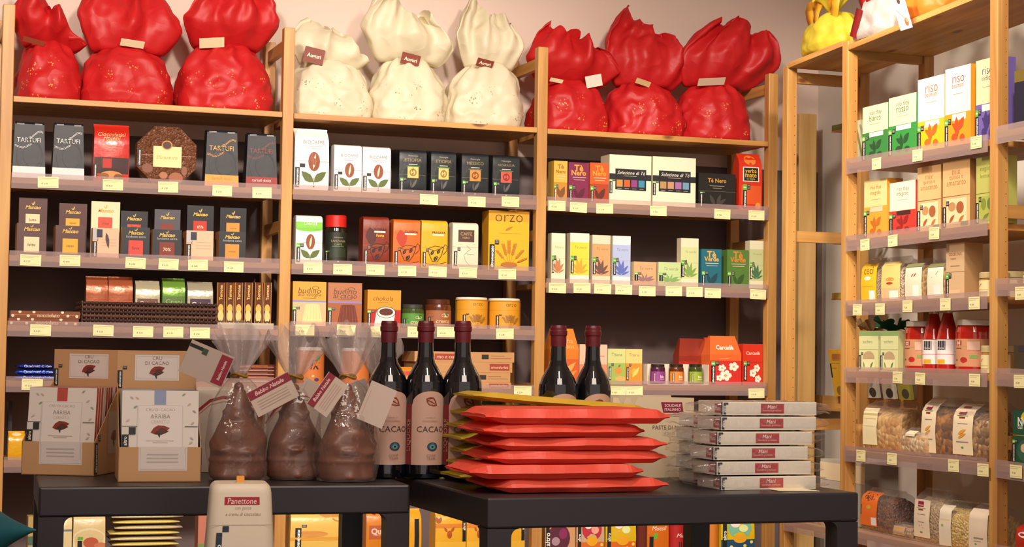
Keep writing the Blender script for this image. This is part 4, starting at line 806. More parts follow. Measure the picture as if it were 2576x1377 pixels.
# ------------------------------------------------------------------ the two dark tables
DK = M('#2a2629', .38); ZTB = .78
def table(label, x0, x1, y0, y1, rz, beam=.052, leg=.042, overs=()):
    t = thing('side_table', label, 'table', ((x0+x1)/2, (y0+y1)/2, 0), rz); wx, wy = (x1-x0)/2, (y1-y0)/2
    G().box(-wx, wx, -wy, wy, ZTB-beam, ZTB, DK).build('tabletop', t, bevel=.004)
    for sx in (-1, 1):
        for sy in (-1, 1):
            cx, cy = sx*(wx-leg/2-.001), sy*(wy-leg/2-.001)
            g = G().box(cx-leg/2, cx+leg/2, cy-leg/2, cy+leg/2, 0, ZTB-beam, DK)
            for ax in ((-sx, 0), (0, -sy)):   # rounded inner corner
                q = .014; e = [(leg/2, 0)]+[(leg/2+q-q*math.cos(b), -q+q*math.sin(b)) for b in [i*math.pi/12 for i in range(7)]]
                vs = []
                for s in (-leg/2, leg/2):
                    for d, z in e: vs.append((cx+ax[0]*d+(0 if ax[0] else s), cy+ax[1]*d+(0 if ax[1] else s), ZTB-beam-.0002+z))
                n = len(e); g.add(vs, [tuple(range(n)), tuple(range(n, 2*n))[::-1]]+[(i, n+i, n+(i+1) % n, (i+1) % n) for i in range(n)], DK)
            g.build('leg', t, bevel=.002)
    return t
table('dark grey square-legged table carrying the chocolate displays, wrapped figures and bottles', -.070, .580, -2.474, -2.005, math.radians(-3.6))
table('dark grey square-legged table carrying the red packages and the white trays', .610, 1.312, -2.797, -2.15, 0)
ZB = ZTB+.0008
KR = '#c49668'
def tp(x, y): return hit(x, y, 2, ZTB)
def cocoa_pod(u, v, s, k=1): return [('L', u-s*.5, v-.02, u+s*.5, v+.03, .55, '#8a2f22'), ('L', u-s*.3, v-.03, u+s*.45, v-.005, .4, '#4a2418'), ('E', u+s*.1, v+.0, s*.22, s*.15*k, '#5a2c1c'), ('L', u-s*.1, v-.02, u-.02*s, v-.02-s*.3*k, .4, '#2c3424')]
def bar_display(label, loc, rz, wd, band, hh, nb, seed):
    t = thing('chocolate_display', label, 'chocolate display', loc, rz, 'kraft displays of chocolate bars'); dp = .15; hf = .062; hb = .235
    # kraft carton: front lip, slanted sides, raised back
    g = G(); kr = M(KR, .65); th = .0015
    g.box(-wd/2, wd/2, 0, th, 0, hf, kr).box(-wd/2, wd/2, 0, dp, 0, th, kr).box(-wd/2, wd/2, dp-th, dp, 0, hb, kr)
    for s in (-1, 1):
        x0, x1 = (s*wd/2, s*(wd/2-th)); pr = [(0, 0), (dp, 0), (dp, hb-.06), (dp*.72, hb*.64), (0, hf)]
        g.add([(x, y, z) for x in (x0, x1) for y, z in pr], [(0, 1, 2, 3, 4), (9, 8, 7, 6, 5)]+[(i, (i+1) % 5, 5+(i+1) % 5, 5+i) for i in range(5)], kr)
    g.build('carton', t)
    g = G(); S = lambda u, v, o=0: ((u-.5)*wd, -o, v*hf)
    gfx(g, S, wd, hf, [R(.24, .32, .83, 1, '#d9cdc6'), ('C', [(.26, .98), (.26, .36), (.81, .36), (.81, .98)], .0007, '#a89a90')]+[R(.34, z, .72, z+.04, '#b8aca8') for z in (.55, .66, .77)]); g.build('front_label', t)
    g = G(); S = lambda u, v, o=0: ((u-.5)*wd, dp-th-o, v*hb)
    gfx(g, S, wd, hb, [R(.22, .76, .78, .965, '#dccfc6'), ('C', [(.24, .775), (.76, .775), (.76, .95), (.24, .95), (.24, .775)], .0006, '#a89a90'), T(.5, .940, .12, 'CRU', '#6f6460', 0, 0), T(.5, .900, .30, 'DI CACAO', '#6f6460', 0, 0)]+cocoa_pod(.5, .835, .20, .7)+BR(.005, .70, .84, .06, False), off=.0007); g.build('back_label', t)
    # side label
    g = G(); S = lambda u, v, o=0: (wd/2+o, u*dp, v*hb)
    gfx(g, S, dp, hb, [R(.45, .16, .9, .5, '#b8a898')]+cocoa_pod(.68, .3, .25)+BR(.0, .01, .26, .1, False)); g.build('side_label', t)
    # the bars
    rn = random.Random(seed); z0 = .003; bh = .160; bw = wd*.93; pcs = []
    for k in range(nb):
        y = .0035+k*.0122; g = G(); tilt = .02+.012*k*.4
        lean = .016
        yy = lambda z: y+lean*z/bh
        vs = [(x, yy(z)+e, z0+z) for e in (0, .0095) for x, z in ((-bw/2, 0), (bw/2, 0), (bw/2, bh), (-bw/2, bh))]
        g.add(vs, [(0, 1, 2, 3), (7, 6, 5, 4), (0, 4, 5, 1), (2, 6, 7, 3), (3, 7, 4, 0)], M('#e0d6cc' if k % 2 == 0 else '#d8ccc2', .5)); g.add(vs, [(1, 5, 6, 2)], M(band if k % 4 != 3 else '#d8ccc2', .5))
        g.add([(x*bw/2, yy(bh)+e, z0+bh+.0003) for x, e in ((-1, .0005), (1, .0005), (1, .009), (-1, .009))], [(0, 1, 2, 3)], M(band, .5))
        if k == 0:
            S = lambda u, v, o=0: ((u-.5)*bw, yy(v*bh)-o, z0+v*bh)
            it = [('L', a, b, a+c_*.05, b+d*.03, .5, e) for a, b, c_, d, e in ((.1, .93, 1, -1, '#b8a890'), (.22, .9, -1, 1, '#c8a888'), (.78, .94, 1, 1, '#9a9a80'), (.9, .86, -1, -1, '#c4ac90'), (.15, .8, 1, 1, '#8a9a70'), (.92, .78, 1, -1, '#9aa080'), (.1, .68, -1, -1, '#d0b0a0'), (.9, .62, 1, 1, '#c8b098'), (.94, .45, -1, 1, '#c0a898'), (.88, .4, 1, 1, '#b8b090'))]
            it += [R(.42, .80, .57, 1.0, band if band != '#b8402c' else '#b8483c'), R(.20, .05, .80, .84, '#e2d8d2'), ('C', [(.21, .06), (.21, .83), (.79, .83), (.79, .06)], .0006, '#b0a49a'), T(.5, .785, .38, 'CRU DI CACAO', '#b09a80', 0, -.004), T(.5, .71, .26, 'ARRIBA', '#8a7c6c', 0, -.005), T(.5, .65, .24, 'CERRETO', '#c8b8a8', 0, -.006)]+cocoa_pod(.5, .55, .25, .8)+[R(.32, .435, .68, .44, '#b8aca0'), R(.4, .415, .6, .42, '#b8aca0'), R(.82, .595, .99, .602, '#4a4440'), R(0, .595, .2, .602, '#4a4440'), R(.0, .51, .09, .59, '#d8d4c8'), R(.09, .51, .18, .59, '#2a2a30'), R(.0, .37, .09, .50, BL), T(.045, .435, .1, 'altro', WH, 90, .02)]
            gfx(g, S, bw, bh, it)
        b = g.build('chocolate_bar', t)
    return t
p = tp(53, 1195); a = math.radians(-27); bar_display('kraft display of cocoa bars with red edges standing turned on the table end', (p.x+.071*math.cos(a), p.y+.071*math.sin(a), ZB), a, .142, '#b8402c', .1, 10, 3)
p = tp(401, 1214); bar_display('kraft display of cocoa bars with a blue edge facing straight ahead', (p.x, p.y, ZB), math.radians(-5), .146, '#8a98b8', .1, 10, 4)

# wrapped chocolate figures
CH = M('#74412b', .36, 0, .12, 40); FILM = clear('#d8c4bc', .07, .1, 'cellophane', 26, 1.0); FILM2 = clear('#d8c8c4', .34, .14, 'cellophane', 20, 1.0)
def figure(label, px, py, h, hw, seed, tags, rz=0):
    p = tp(px, py); t = None; k = h/.19
    def choc(t):
        rn = random.Random(seed); ph = rn.uniform(-.4, .4)
        PRF = [(0, .84), (.03, .98), (.10, 1.03), (.18, 1.0), (.28, .98), (.38, .94), (.46, .86), (.54, .74), (.60, .64), (.64, .58), (.68, .56), (.72, .50), (.78, .42), (.86, .31), (.90, .25), (.915, .21)]
        R0 = .054*k
        def fn(u, v):
            a_ = 6.2832*u-math.pi/2+ph*0
            for (a, ra), (b, rb) in zip(PRF, PRF[1:]):
                if v <= b: break
            r = ra+(rb-ra)*((v-a)/(b-a)); c, s = math.cos(a_), math.sin(a_); z = v*h
            bulge = lambda ca, cz, w_, hz, am: am*math.exp(-((math.atan2(math.sin(a_-ca), math.cos(a_-ca)))/w_)**2-((v-cz)/hz)**2)
            fr = -math.pi/2+ph
            r += bulge(fr, .655, .35, .035, .12)+bulge(fr, .50, .65, .09, .22)-bulge(fr, .60, .4, .02, .08)           # face, beard
            r += bulge(fr-1.0, .38, .34, .08, .15)+bulge(fr+1.0, .38, .34, .08, .15)+bulge(fr-.45, .31, .3, .035, .2)+bulge(fr+.5, .29, .3, .035, .18)  # arms, hands
            r += bulge(fr-.38, .04, .3, .05, .18)+bulge(fr+.38, .04, .3, .05, .18)-bulge(fr, .13, .12, .1, .08)      # boots
            r += .05*math.exp(-((v-.70)/.018)**2)+.05*math.exp(-((v-.205)/.02)**2)+bulge(fr+1.9, .45, .6, .14, .16)  # hat brim, coat hem, sack
            r += .02*noise.noise(Vector((c*2, s*2, v*9+seed)))
            return (R0*r*c, R0*.82*r*s, z)
        g = G(); g.grid(fn, 56, 60, CH, closed=True, caps=True)
        pr = .0095*k; g.grid(lambda u, v: (pr*math.sin(3.1416*v)*math.cos(6.2832*u), pr*math.sin(3.1416*v)*math.sin(6.2832*u), h*.945-pr*math.cos(3.1416*v)), 16, 10, CH, closed=True)
        g.build('chocolate_figure', t)
    return gathered('wrapped_chocolate_figure', label, 'chocolate figure', (p.x, p.y, ZB), hw, .052*k, h+.012, .050, .088, 0, FILM, seed, 'wrapped chocolate figures', math.radians(rz), '#b88a34', 0, 8, 2.6, .25, 1, .03, [choc]+list(tags), crum=.55, res=(72, 40), fan_m=FILM2)
RT_ = '#8a2a34'
def nat(cx, cz, rot, wd=.085, ht=.05, cy=-.052, tilt=0, side=1):
    its = [R(.0 if side > 0 else .4, .66, 1, .98, '#8e2434'), T(.5, .82, .7, 'Babbo Natale', '#e8c8c0', 0, .02, .2)]+[R(.12, z, .85, z+.03, '#c0a090') for z in (.5, .4, .3, .2)]
    return gift_tag(cx, cz, wd, ht, cy, rot, tilt, '#cdb8a8', its)
def nat2(cx, cz, rot, wd, ht, cy, tilt): return gift_tag(cx, cz, wd, ht, cy, rot, tilt, '#c4b0a4', [R(.1, .15, .12, .8, '#b8a090')])
figure('film-wrapped chocolate figure beside the kraft display, its card sticking out sideways', 596, 1208, .180, .056, 21, [gift_tag(-.068, .212, .085, .062, -.045, -22, 5, '#b8a496', [R(.72, .06, .98, .94, '#8e2434'), T(.85, .5, .6, 'Babbo Natale', '#e8c8c0', 90, .02), R(.0, .80, .3, .9, '#1c1c1c'), R(.3, .72, .42, .9, '#3a4a2c')])])
figure('film-wrapped chocolate figure between two larger ones, its card with a red band', 737, 1206, .178, .049, 22, [nat(-.052, .158, 28), nat2(.03, .165, -28, .05, .03, -.03, 0)], rz=0)
figure('film-wrapped chocolate figure with a plain pale card, in front of the dark bottle', 870, 1211, .180, .054, 23, [nat2(.043, .142, -22, .052, .075, -.05, 0), nat(-.05, .16, 55, .07, .045)])
figure('film-wrapped chocolate figure half hidden behind another, closest to the bottles', 946, 1190, .178, .055, 24, [nat2(-.05, .15, 20, .05, .06, -.04, 0)])
# pale cartons standing behind the figures
for px, py, w_, h_, rz, lb in ((560, 1188, .15, .165, 8, 'pale carton with a curved red stripe behind the first wrapped figure'), (760, 1186, .17, .17, -6, 'white carton with a red stripe behind the middle wrapped figures')):
    p = tp(px, py); g = G(); S = body(g, w_, h_, .05, 'taper', M('#d8cabc', .5))
    gfx(g, S, w_, h_, [('C', [(.0, .55), (.12, .72), (.3, .84), (.5, .88), (.7, .86), (1, .78)], .006, '#9a2a24'), ('C', [(.0, .50), (.12, .67), (.3, .79), (.5, .83), (.7, .81), (1, .73)], .002, '#c88a6a')])
    tag(g.build('gift_carton', None, (p.x, -2.12 if px < 600 else -2.13, ZB), math.radians(rz)), lb, 'carton', 'pale striped cartons')

# bottles
GLS = M('#0c0a12', .06, 0, 0, 60, 1.0); CAP = M('#5e1420', .38)
def bottle(label, px, pw, ytop, Yp, show=True):
    a = hit(px, 1000, 1, Yp); zt = hit(px, ytop, 1, Yp).z; h = zt-ZB; r = .0375*(pw/93)
    t = thing('liqueur_bottle', label, 'bottle', (a.x, Yp, ZB), 0, 'dark liqueur bottles')
    g = G(); g.lathe([(0, .004), (r*.8, 0), (r*.97, .003), (r, .010), (r, h*.575), (r*.97, h*.615), (r*.86, h*.655), (r*.66, h*.70), (r*.49, h*.735), (r*.42, h*.77), (r*.40, h*.80), (r*.39, h*.865), (0, h*.865)], GLS, 40); g.build('bottle_glass', t)
    g = G(); g.lathe([(r*.40, h*.862), (r*.41, h*.90), (r*.405, h*.93), (r*.45, h*.937), (r*.455, h*.962), (r*.42, h*.968), (r*.415, h*.985), (r*.38, h), (0, h)], CAP, 32); g.build('capsule', t)
    hl = h*.465; S = cyl_surf(r, hl, h*.09, 1.45); g = G(); wl = r*2.9; aw = -.0
    off_ = .09
    arch = [(.16, .0), (.86, .0), (.86, .80)]+[(.51+.35*math.cos(b), .80+.2*math.sin(b)*1.0) for b in [i*math.pi/10 for i in range(1, 10)]]+[(.16, .80)]
    # label cut into strips so that it follows the glass
    mt = M('#c09a88', .5); n = 20
    def top(u): k = (u-.51)/.35; return .80+.2*math.sqrt(max(0, 1-k*k))
    vs = []; 
    for i in range(n+1):
        u = .16+.70*i/n; vs += [S(u, 0, .0005), S(u, top(u), .0005)]
    g.add(vs, [(2*i, 2*i+2, 2*i+3, 2*i+1) for i in range(n)], mt, True); g.build('label', t)
    g = G(); gfx(g, S, wl, hl, [R(.02, .0, .158, .82, '#7a1c22'), T(.09, .40, .68, 'LIQUORE', '#b89a80', 90, -.005)], off=.0005, n=16); g.build('side_band', t)
    g = G(); gfx(g, S, wl, hl, [R(.862, .0, .93, .82, '#7a1c22')], off=.0005, n=16); g.build('side_band', t)
    g = G(); gfx(g, S, wl, hl, [('L', .42, .90, .62, .80, .75, '#7e3420'), ('L', .45, .885, .60, .81, .45, '#c09a88'), ('L', .44, .885, .61, .81, .15, '#7e3420'), T(.5, .645, .16, 'rosolio al', '#a08078', 0, -.01), T(.5, .60, .26, 'cioccolato', '#a08078', 0, -.01), T(.52, .485, .50, 'CACAO', '#2a2020', 0, -.008),
      ('E', .54, .25, .07, .045, '#3a5a78'), ('O', .54, .25, .09, .058, .2, '#243048'), ('E', .54, .245, .045, .03, '#5fa08a'), ('E', .54, .245, .022, .015, '#14181c'), T(.52, .13, .16, 'COOP', '#8a5f54', 0, -.01), T(.52, .09, .14, 'TEAM', '#8a5f54', 0, -.01)], off=.001, n=16); g.build('print', t)
    return t
for px, pw, yt, Yp, lb in ((976, 93, 808, -2.325, 'dark liqueur bottle half hidden behind the wrapped figures'), (1069, 93, 808, -2.345, 'dark liqueur bottle between two others of its row'), (1162, 95, 808, -2.365, 'dark liqueur bottle right beside the red packages, its label fully in light'),
   (1403, 93, 819, -2.40, 'dark liqueur bottle rising behind the yellow packages, beside the pine post'), (1490, 90, 820, -2.38, 'dark liqueur bottle rising behind the yellow packages, beside the display carton')):
    bottle(lb, px, pw, yt, Yp)

# flat packages in red and yellow paper
def parcel(name, label, x0, x1, ytop, ybot, Y, z, c, grp, seed, dp=.19, rz=0, tilt=0, H=None):
    a, b = hit(x0, (ytop+ybot)/2, 1, Y), hit(x1, (ytop+ybot)/2, 1, Y); L = b.x-a.x; H = H or .03; rn = random.Random(seed); so = Vector((seed*3.7, 0, 0))
    g = G(); hexa = [(0, .42), (.055, 1), (.5, 1.04), (.945, 1), (1, .5), (.93, .02), (.5, 0), (.05, .04)]
    def fn(u, v):
        i = v*8; k = int(i) % 8; f = i-int(i); (ya, za), (yb, zb_) = hexa[k], hexa[(k+1) % 8]; y, zz = ya+(yb-ya)*f, za+(zb_-za)*f
        e = min(u, 1-u)*L; w = min(1, (e/.035))
        p = w*w*(3-2*w); zc = .5; s = .22+.78*p
        zz = zc+(zz-zc)*s; yy = .5+(y-.5)*(.80+.20*p)
        P = Vector(((u-.5)*L, yy*dp, zz*H)); n = noise.noise_vector(P*18+so); 
        am = .0035+.005*(1-p)
        P += Vector((n.x*am*.6, n.y*am*1.4, n.z*am*(.28 if v > .02 else .28)))
        P.z += tilt*(u-.5)*L
        P.z = min(max(P.z, 0 if not tilt else -9), H*1.02 if not tilt else 9)
        return P
    g.grid(lambda u, v: fn(u, v), 44, 24, tissue(c), closed=False, smooth=False)
    n = 25
    g.add([fn(0, j/24) for j in range(24)], [tuple(range(24))], tissue(c)); g.add([fn(1, j/24) for j in range(24)], [tuple(range(24))[::-1]], tissue(c))
    return tag(g.build(name, None, ((a.x+b.x)/2, Y, z), math.radians(rz)), label, 'package', grp)
RP = '#f0543e'; z = ZB; hs = [.0240, .0240, .0224, .0224, .0224, .0262]
rows = ((1248, 1690, 1203, 1240, -2.74, 'lowest red paper package of the stack'), (1188, 1630, 1163, 1212, -2.745, 'second lowest red paper package, its pointed end reaching towards the bottles'), (1240, 1692, 1127, 1178, -2.735, 'red paper package third from the bottom of the stack'),
        (1246, 1684, 1092, 1145, -2.735, 'red paper package third from the top of the stack'), (1228, 1640, 1068, 1107, -2.735, 'red paper package directly under the topmost one'), (1232, 1700, 1027, 1072, -2.74, 'topmost red paper package of the stack'))
for i, (x0, x1, y0, y1, Y, lb) in enumerate(rows):
    parcel('paper_package', lb, x0, x1, y0, y1, Y, z, RP, 'red paper packages', 31+i, H=hs[i], rz=(0, -.8, .6, -.5, 1.2, -.5)[i]); z += hs[i]+.0006
zr = z
z = ZB
for i, lb in enumerate(('lowest', 'second lowest', 'third from the bottom', 'fourth from the bottom', 'fifth from the bottom', 'second from the top')):
    parcel('paper_package', lb+' yellow paper package behind the red stack', 1165+(i % 3)*6, 1575, 1100, 1140, -2.50, z, '#c8a82c', 'yellow paper packages', 51+i, dp=.15, H=.0228, rz=(.5, -.7)[i % 2]); z += .0234
parcel('paper_package', 'topmost yellow paper package, long and slanting down behind the red stack', 1200, 1640, 1000, 1040, -2.555, z+.001, '#d8b030', 'yellow paper packages', 58, dp=.17, H=.016, tilt=-.075)

# display carton behind the red stack
p0, p1 = tp(1536, 1224), tp(1750, 1224); Yc = -2.40
a, b = hit(1540, 1100, 1, Yc), hit(1745, 1100, 1, Yc); wd = b.x-a.x; zt = hit(1640, 998, 1, Yc).z; ht = zt-ZB
t = thing('display_carton', 'tall cream display carton with a purple-red emblem behind the red packages', 'carton', ((a.x+b.x)/2, Yc, ZB))
g = G(); cm = M('#d8c4a4', .6); tooth = [(0, .87), (0, .985), (.10, .985), (.15, .87), (.20, .985), (.36, .99), (.36, 1.0), (1, .985)]
pts = [(-.5, 0), (.5, 0), (.5, .985), (-.14, 1.0), (-.14, .99), (-.20, .99), (-.245, .87), (-.29, .985), (-.34, .985), (-.385, .87), (-.43, .985), (-.5, .985)]
vs = [(x*wd, y, z*ht) for y in (0, .002) for x, z in pts]; n = len(pts)
g.add(vs, [tuple(range(n)), tuple(range(n, 2*n))[::-1]]+[(i, (i+1) % n, n+(i+1) % n, n+i) for i in range(n)], cm)
g.box(-wd/2, -wd/2+.002, .002, .11, 0, ht*.8, cm).box(wd/2-.002, wd/2, .002, .11, 0, ht*.8, cm).box(-wd/2, wd/2, .108, .11, 0, ht, cm).build('carton', t)
g = G(); S = lambda u, v, o=0: ((u-.5)*wd, -o, v*ht)
gfx(g, S, wd, ht, [('P', [(.62, .80), (.87, .80), (.85, .93), (.59, .93)], '#8a1c3c'), T(.735, .89, .2, 'SOLIDALE', '#f0dcd0', 0, .01), T(.735, .84, .2, 'ITALIANO', '#f0dcd0', 0, .01), R(.62, .775, .87, .782, '#b85a3c'), R(.62, .755, .87, .762, '#8a1c3c'), T(.80, .62, .62, 'PASTE DI MANDORLA', '#5a4a40', 0, -.003), T(.78, .55, .30, 'di Sicilia classiche', '#9a8a78', 0, -.01), T(.80, .47, .2, 'biologiche', '#9a8a78', 0, -.01)])
g.build('print', t)

# white trays of sweets in film
def tray(label, x0, x1, ytop, Y, z, hh, seed, rz=0, tilt=0, dp=.10, top=False):
    a, b = hit(x0, ytop+15, 1, Y), hit(x1, ytop+15, 1, Y); wd = b.x-a.x
    t = thing('sweets_tray', label, 'tray of sweets', ((a.x+b.x)/2, Y, z), math.radians(rz), 'film-wrapped white sweets trays')
    if tilt: t.rotation_euler.y = math.radians(tilt)
    cm = M('#e6dccb', .5); g = G(); th = .002
    g.box(-wd/2, wd/2, 0, th, 0, hh, cm).box(-wd/2, wd/2, dp-th, dp, 0, hh, cm).box(-wd/2, -wd/2+th, th, dp-th, 0, hh, cm).box(wd/2-th, wd/2, th, dp-th, 0, hh, cm).box(-wd/2+th, wd/2-th, th, dp-th, 0, th, cm).build('tray', t)
    g = G(); g.grid(lambda u, v: ((u-.5)*(wd-.006), .003+v*(dp-.006), hh-.0008+.0035*noise.noise(Vector((u*14, v*8, seed)))), 30, 14, grain('#8a4a30', '#c8a070', 70)); g.build('sweets', t)['kind'] = 'stuff'
    g = G(); S = lambda u, v, o=0: ((u-.5)*wd, -o, v*hh)
    gfx(g, S, wd, hh, [R(.40, .14, .65, .86, '#b02a2c'), T(.52, .64, .1, 'Mani', '#f0d8d0', 0, .01, .2), T(.52, .34, .2, 'mandorlo pralinate', '#e8c0b8', 0, .0, .2), R(.006, .06, .03, .94, '#1c2430'), R(.006, .80, .055, .94, '#1c2430'), T(.018, .45, .5, 'altro', WH, 90, .02)])
    g.build('front_label', t)
    g = G(); S = lambda u, v, o=0: (-wd/2-o, dp-u*dp, v*hh)
    gfx(g, S, dp, hh, [R(.68, .16, .92, .84, '#a83030'), T(.8, .5, .2, 'Mani', '#f0d8d0', 0, 0), R(.93, .05, .985, .95, '#1c2430')]); g.build('side_label', t)
    # film with bunched ends
    g = G(); so = Vector((seed*2.3, seed, 0)); fm = clear('#e8dcd4', .05, .1, 'cellophane', 26, 1.0)
    def fn(u, v):
        a_ = 6.2832*v; x = (u-.5)*(wd+.07); e = max(0, abs(x)-wd/2-.001)/.034; k = 1-.65*min(1, e)*(1 if e < .6 else .75)
        c, s = math.cos(a_), math.sin(a_); q = (abs(c)**8+abs(s)**8)**(-1/8)
        P = Vector((x, dp/2+(dp/2+.0022)*q*c*(1-.25*min(1, e)), hh/2+(hh/2+.0002)*q*s*k*(1 if abs(s) > 0 else 1)))
        n = noise.noise_vector(P*60+so); P += Vector((n.x*.008*e, n.y*(.0010+.006*e), n.z*(.0000+.007*e)))
        P.z = min(max(P.z, 0), hh+.0005+.006*min(1, e))
        return P
    g.grid(lambda u, v: fn(u, v), 48, 32, fm); g.build('film_wrap', t)
    return t
zz = ZB; info = ((1815, 2052, 'lowest white sweets tray of the stack nearest the table edge'), (1803, 2040, 'second lowest white sweets tray of the stack nearest the table edge'), (1796, 2031, 'third white sweets tray from the bottom, pushed in furthest'), (1805, 2042, 'third white sweets tray from the top of its stack'), (1815, 2052, 'white sweets tray directly under the topmost one'), (1818, 2054, 'topmost white sweets tray of the stack nearest the table edge'))
hts = [.0265]*6; zs = []
for i, (x0, x1, lb) in enumerate(info):
    zs.append(zz); tray(lb, x0, x1, 1216-i*36, -2.715, zz, .0240, 71+i, rz=(0, .6, -.4, .3, -.3, .4)[i]); zz += .0268
zz2 = ZB
for i in range(5):
    tray('film-wrapped sweets tray '+('lowest', 'second lowest', 'middle', 'second highest', 'topmost')[i]+' in the stack behind the front trays', 1764-(i % 2)*5, 1990-(i % 2)*5, 1190-i*36, -2.575, zz2, .0240, 81+i, rz=(-1, 1)[i % 2]); zz2 += .0268
tray('white sweets tray lying slanted on top of the rear stack', 1830, 1975, 1006, -2.54, zz2+.003, .016, 95, tilt=-1.5, dp=.06)
g = G(); a, b, c, d = tp(1958, 1237), tp(2062, 1238), tp(2050, 1232), tp(1975, 1232)
vs = [(q.x, q.y, ZB+e) for e in (0, .0008) for q in (a, b, Vector((b.x, b.y+.12, 0)), Vector((a.x, a.y+.12, 0)))]
tag(g.add(vs, [(3, 2, 1, 0), (4, 5, 6, 7), (0, 1, 5, 4), (1, 2, 6, 5), (2, 3, 7, 6), (3, 0, 4, 7)], M('#e6d2a8', .6)).build('paper_slip'), 'cream paper slip lying on the table, poking out beside the trays', 'paper')

# ------------------------------------------------------------------ goods on the side shelving
def sp(name, label, cat, key, x0, x1, ytop, d, prof, colr, items=(), Y=.03, **kw):
    X = RX+Y; a, b = hit(x0, ytop+80, 0, X), hit(x1, ytop+80, 0, X); z = ZSIDE[key]((a.y+b.y)/2)+.0012
    sl = abs(ZSIDE[key](a.y)-ZSIDE[key](b.y))
    return pack(name, label, cat, 's', z+sl/2, x0, x1, ytop, d, prof, colr, items, Y=Y, **kw)
def rice(key, x0, x1, y, top, c, c2, lab, label, split=.52, win='#e8ddd0', big=None, sub=''):
    it = [R(0, 0, 1, split, c), T(.52, .86, .46, lab, c2, 0, -.012), T(.5, .77, .44, sub or 'integrale', c2, 0, -.012), R(.3, .66, .7, .665, '#b8a890'), R(.28, split-.09, .82, split-.01, win)]
    it += [('L', .5, .12, .45, .38, .5, c2), ('E', .38, .12, .12, .05, c2), ('E', .68, .1, .1, .05, c2), ('L', .55, .2, .75, .36, .6, c2), ('L', .5, .22, .28, .3, .5, c2)]+BR(.0, .02, split-.14, .13, True)
    return sp('rice_box', label, 'food box', key, x0, x1, y, .055, 'box', M(top, .5), it, side=M(c, .5), group='tall grain boxes on the side shelving')
rice('q1', 2170, 2234, 264, '#e6e0b0', '#2f7d3a', '#1c4a2a', 'riso thay', 'green and cream rice box standing right beside the pine post', sub='bianco')
rice('q1', 2236, 2305, 240, '#e6e0b0', '#2f8a3a', '#1c4a2a', 'riso thay', 'green and cream rice box next to the yellow and white one', sub='rosso')
rice('q1', 2309, 2376, 194, '#e2dad0', '#e2b41c', '#c8641c', 'riso', 'yellow and white rice box', .42, sub='basmati')
rice('q1', 2378, 2442, 168, '#e2d8d0', '#e8941c', '#b84a1c', 'riso', 'orange and white rice box', .42, sub='basmati')
rice('q1', 2463, 2520, 145, '#dcd4a4', '#6a5aa0', '#3a2f6a', 'riso', 'purple and cream rice box partly behind the end post', .46, sub='indica')
rice('q2', 2174, 2231, 452, '#e0cc8c', '#dc9c34', '#b8641c', 'riso thay', 'yellow rice box on the second shelf beside the post', .54, '#e8c0a0')
rice('q2', 2238, 2303, 457, '#f2ecc4', '#c4342a', '#8a1c1c', 'riso thay', 'red and cream rice box', .46, '#3a1c18')
def cracker(x0, x1, y, label):
    sp('cracker_box', label, 'food box', 'q2', x0, x1, y, .06, 'box', M('#dcb078', .55), [T(.5, .84, .3, 'mix', '#b87a48', 0, -.01), T(.5, .75, .5, 'quinoa e', '#b87a48', 0, -.01), T(.5, .67, .7, 'amaranto', '#b87a48', 0, -.01), R(0, .475, 1, .482, '#8a6034'), R(.15, .06, .9, .44, '#e6d0a0'), ('E', .35, .32, .14, .07, '#b88a58'), ('E', .65, .3, .14, .09, '#a05a34'), ('L', .25, .08, .45, .2, .4, '#a8502c'), ('L', .6, .08, .8, .18, .4, '#b86a3c'), R(.68, .03, .93, .09, '#5a7a44')]+BR(.0, .02, .33, .13, False), side='#a87844', group='kraft cracker boxes')
cracker(2308, 2367, 418, 'kraft grain box next to the red and cream rice box')
cracker(2372, 2440, 404, 'taller kraft grain box next to the green one')
sp('grain_box', 'pale green grain box partly behind the end post', 'food box', 'q2', 2464, 2520, 392, .06, 'box', M('#b4b45c', .55), [T(.5, .82, .6, 'miglio e', '#7a8a3a', 0, -.01), T(.5, .72, .6, 'lenticchie', '#7a8a3a', 0, -.01), R(0, .46, 1, .465, '#5a5a2c'), R(.15, .05, 1, .42, '#a4ac50'), ('E', .35, .3, .12, .09, '#7a8a34'), ('E', .65, .3, .14, .09, '#5f7a2c'), ('L', .3, .06, .6, .16, .4, '#6a7a2c')]+BR(.0, .02, .33, .13, False))
# leaning paper sachets at the back of the first shelf
for i, (x, y, lb) in enumerate(((2190, 236, 'beside the post'), (2222, 228, 'in the middle of its row'), (2256, 222, 'closest to the tall white boxes'))):
    p = hit(x, y+30, 0, RX+.20); g = G(); S = body(g, .050, .16, .02, 'box', M('#c8c8a0', .5)); gfx(g, S, .05, .16, [R(0, .7, 1, .82, '#6a8a3a'), R(.05, .6, .5, .68, BL), R(.75, .0, 1, .98, '#8a8a4a')])
    zz = ZSIDE['q1'](p.y)+.004
    o = g.build('seed_sachet', None, (RX+.17+.0*i, p.y, zz)); o.rotation_euler = (math.radians(14), 0, RROT); tag(o, 'pale green seed sachet leaning behind the green rice boxes, '+lb, 'sachet', 'pale seed sachets')
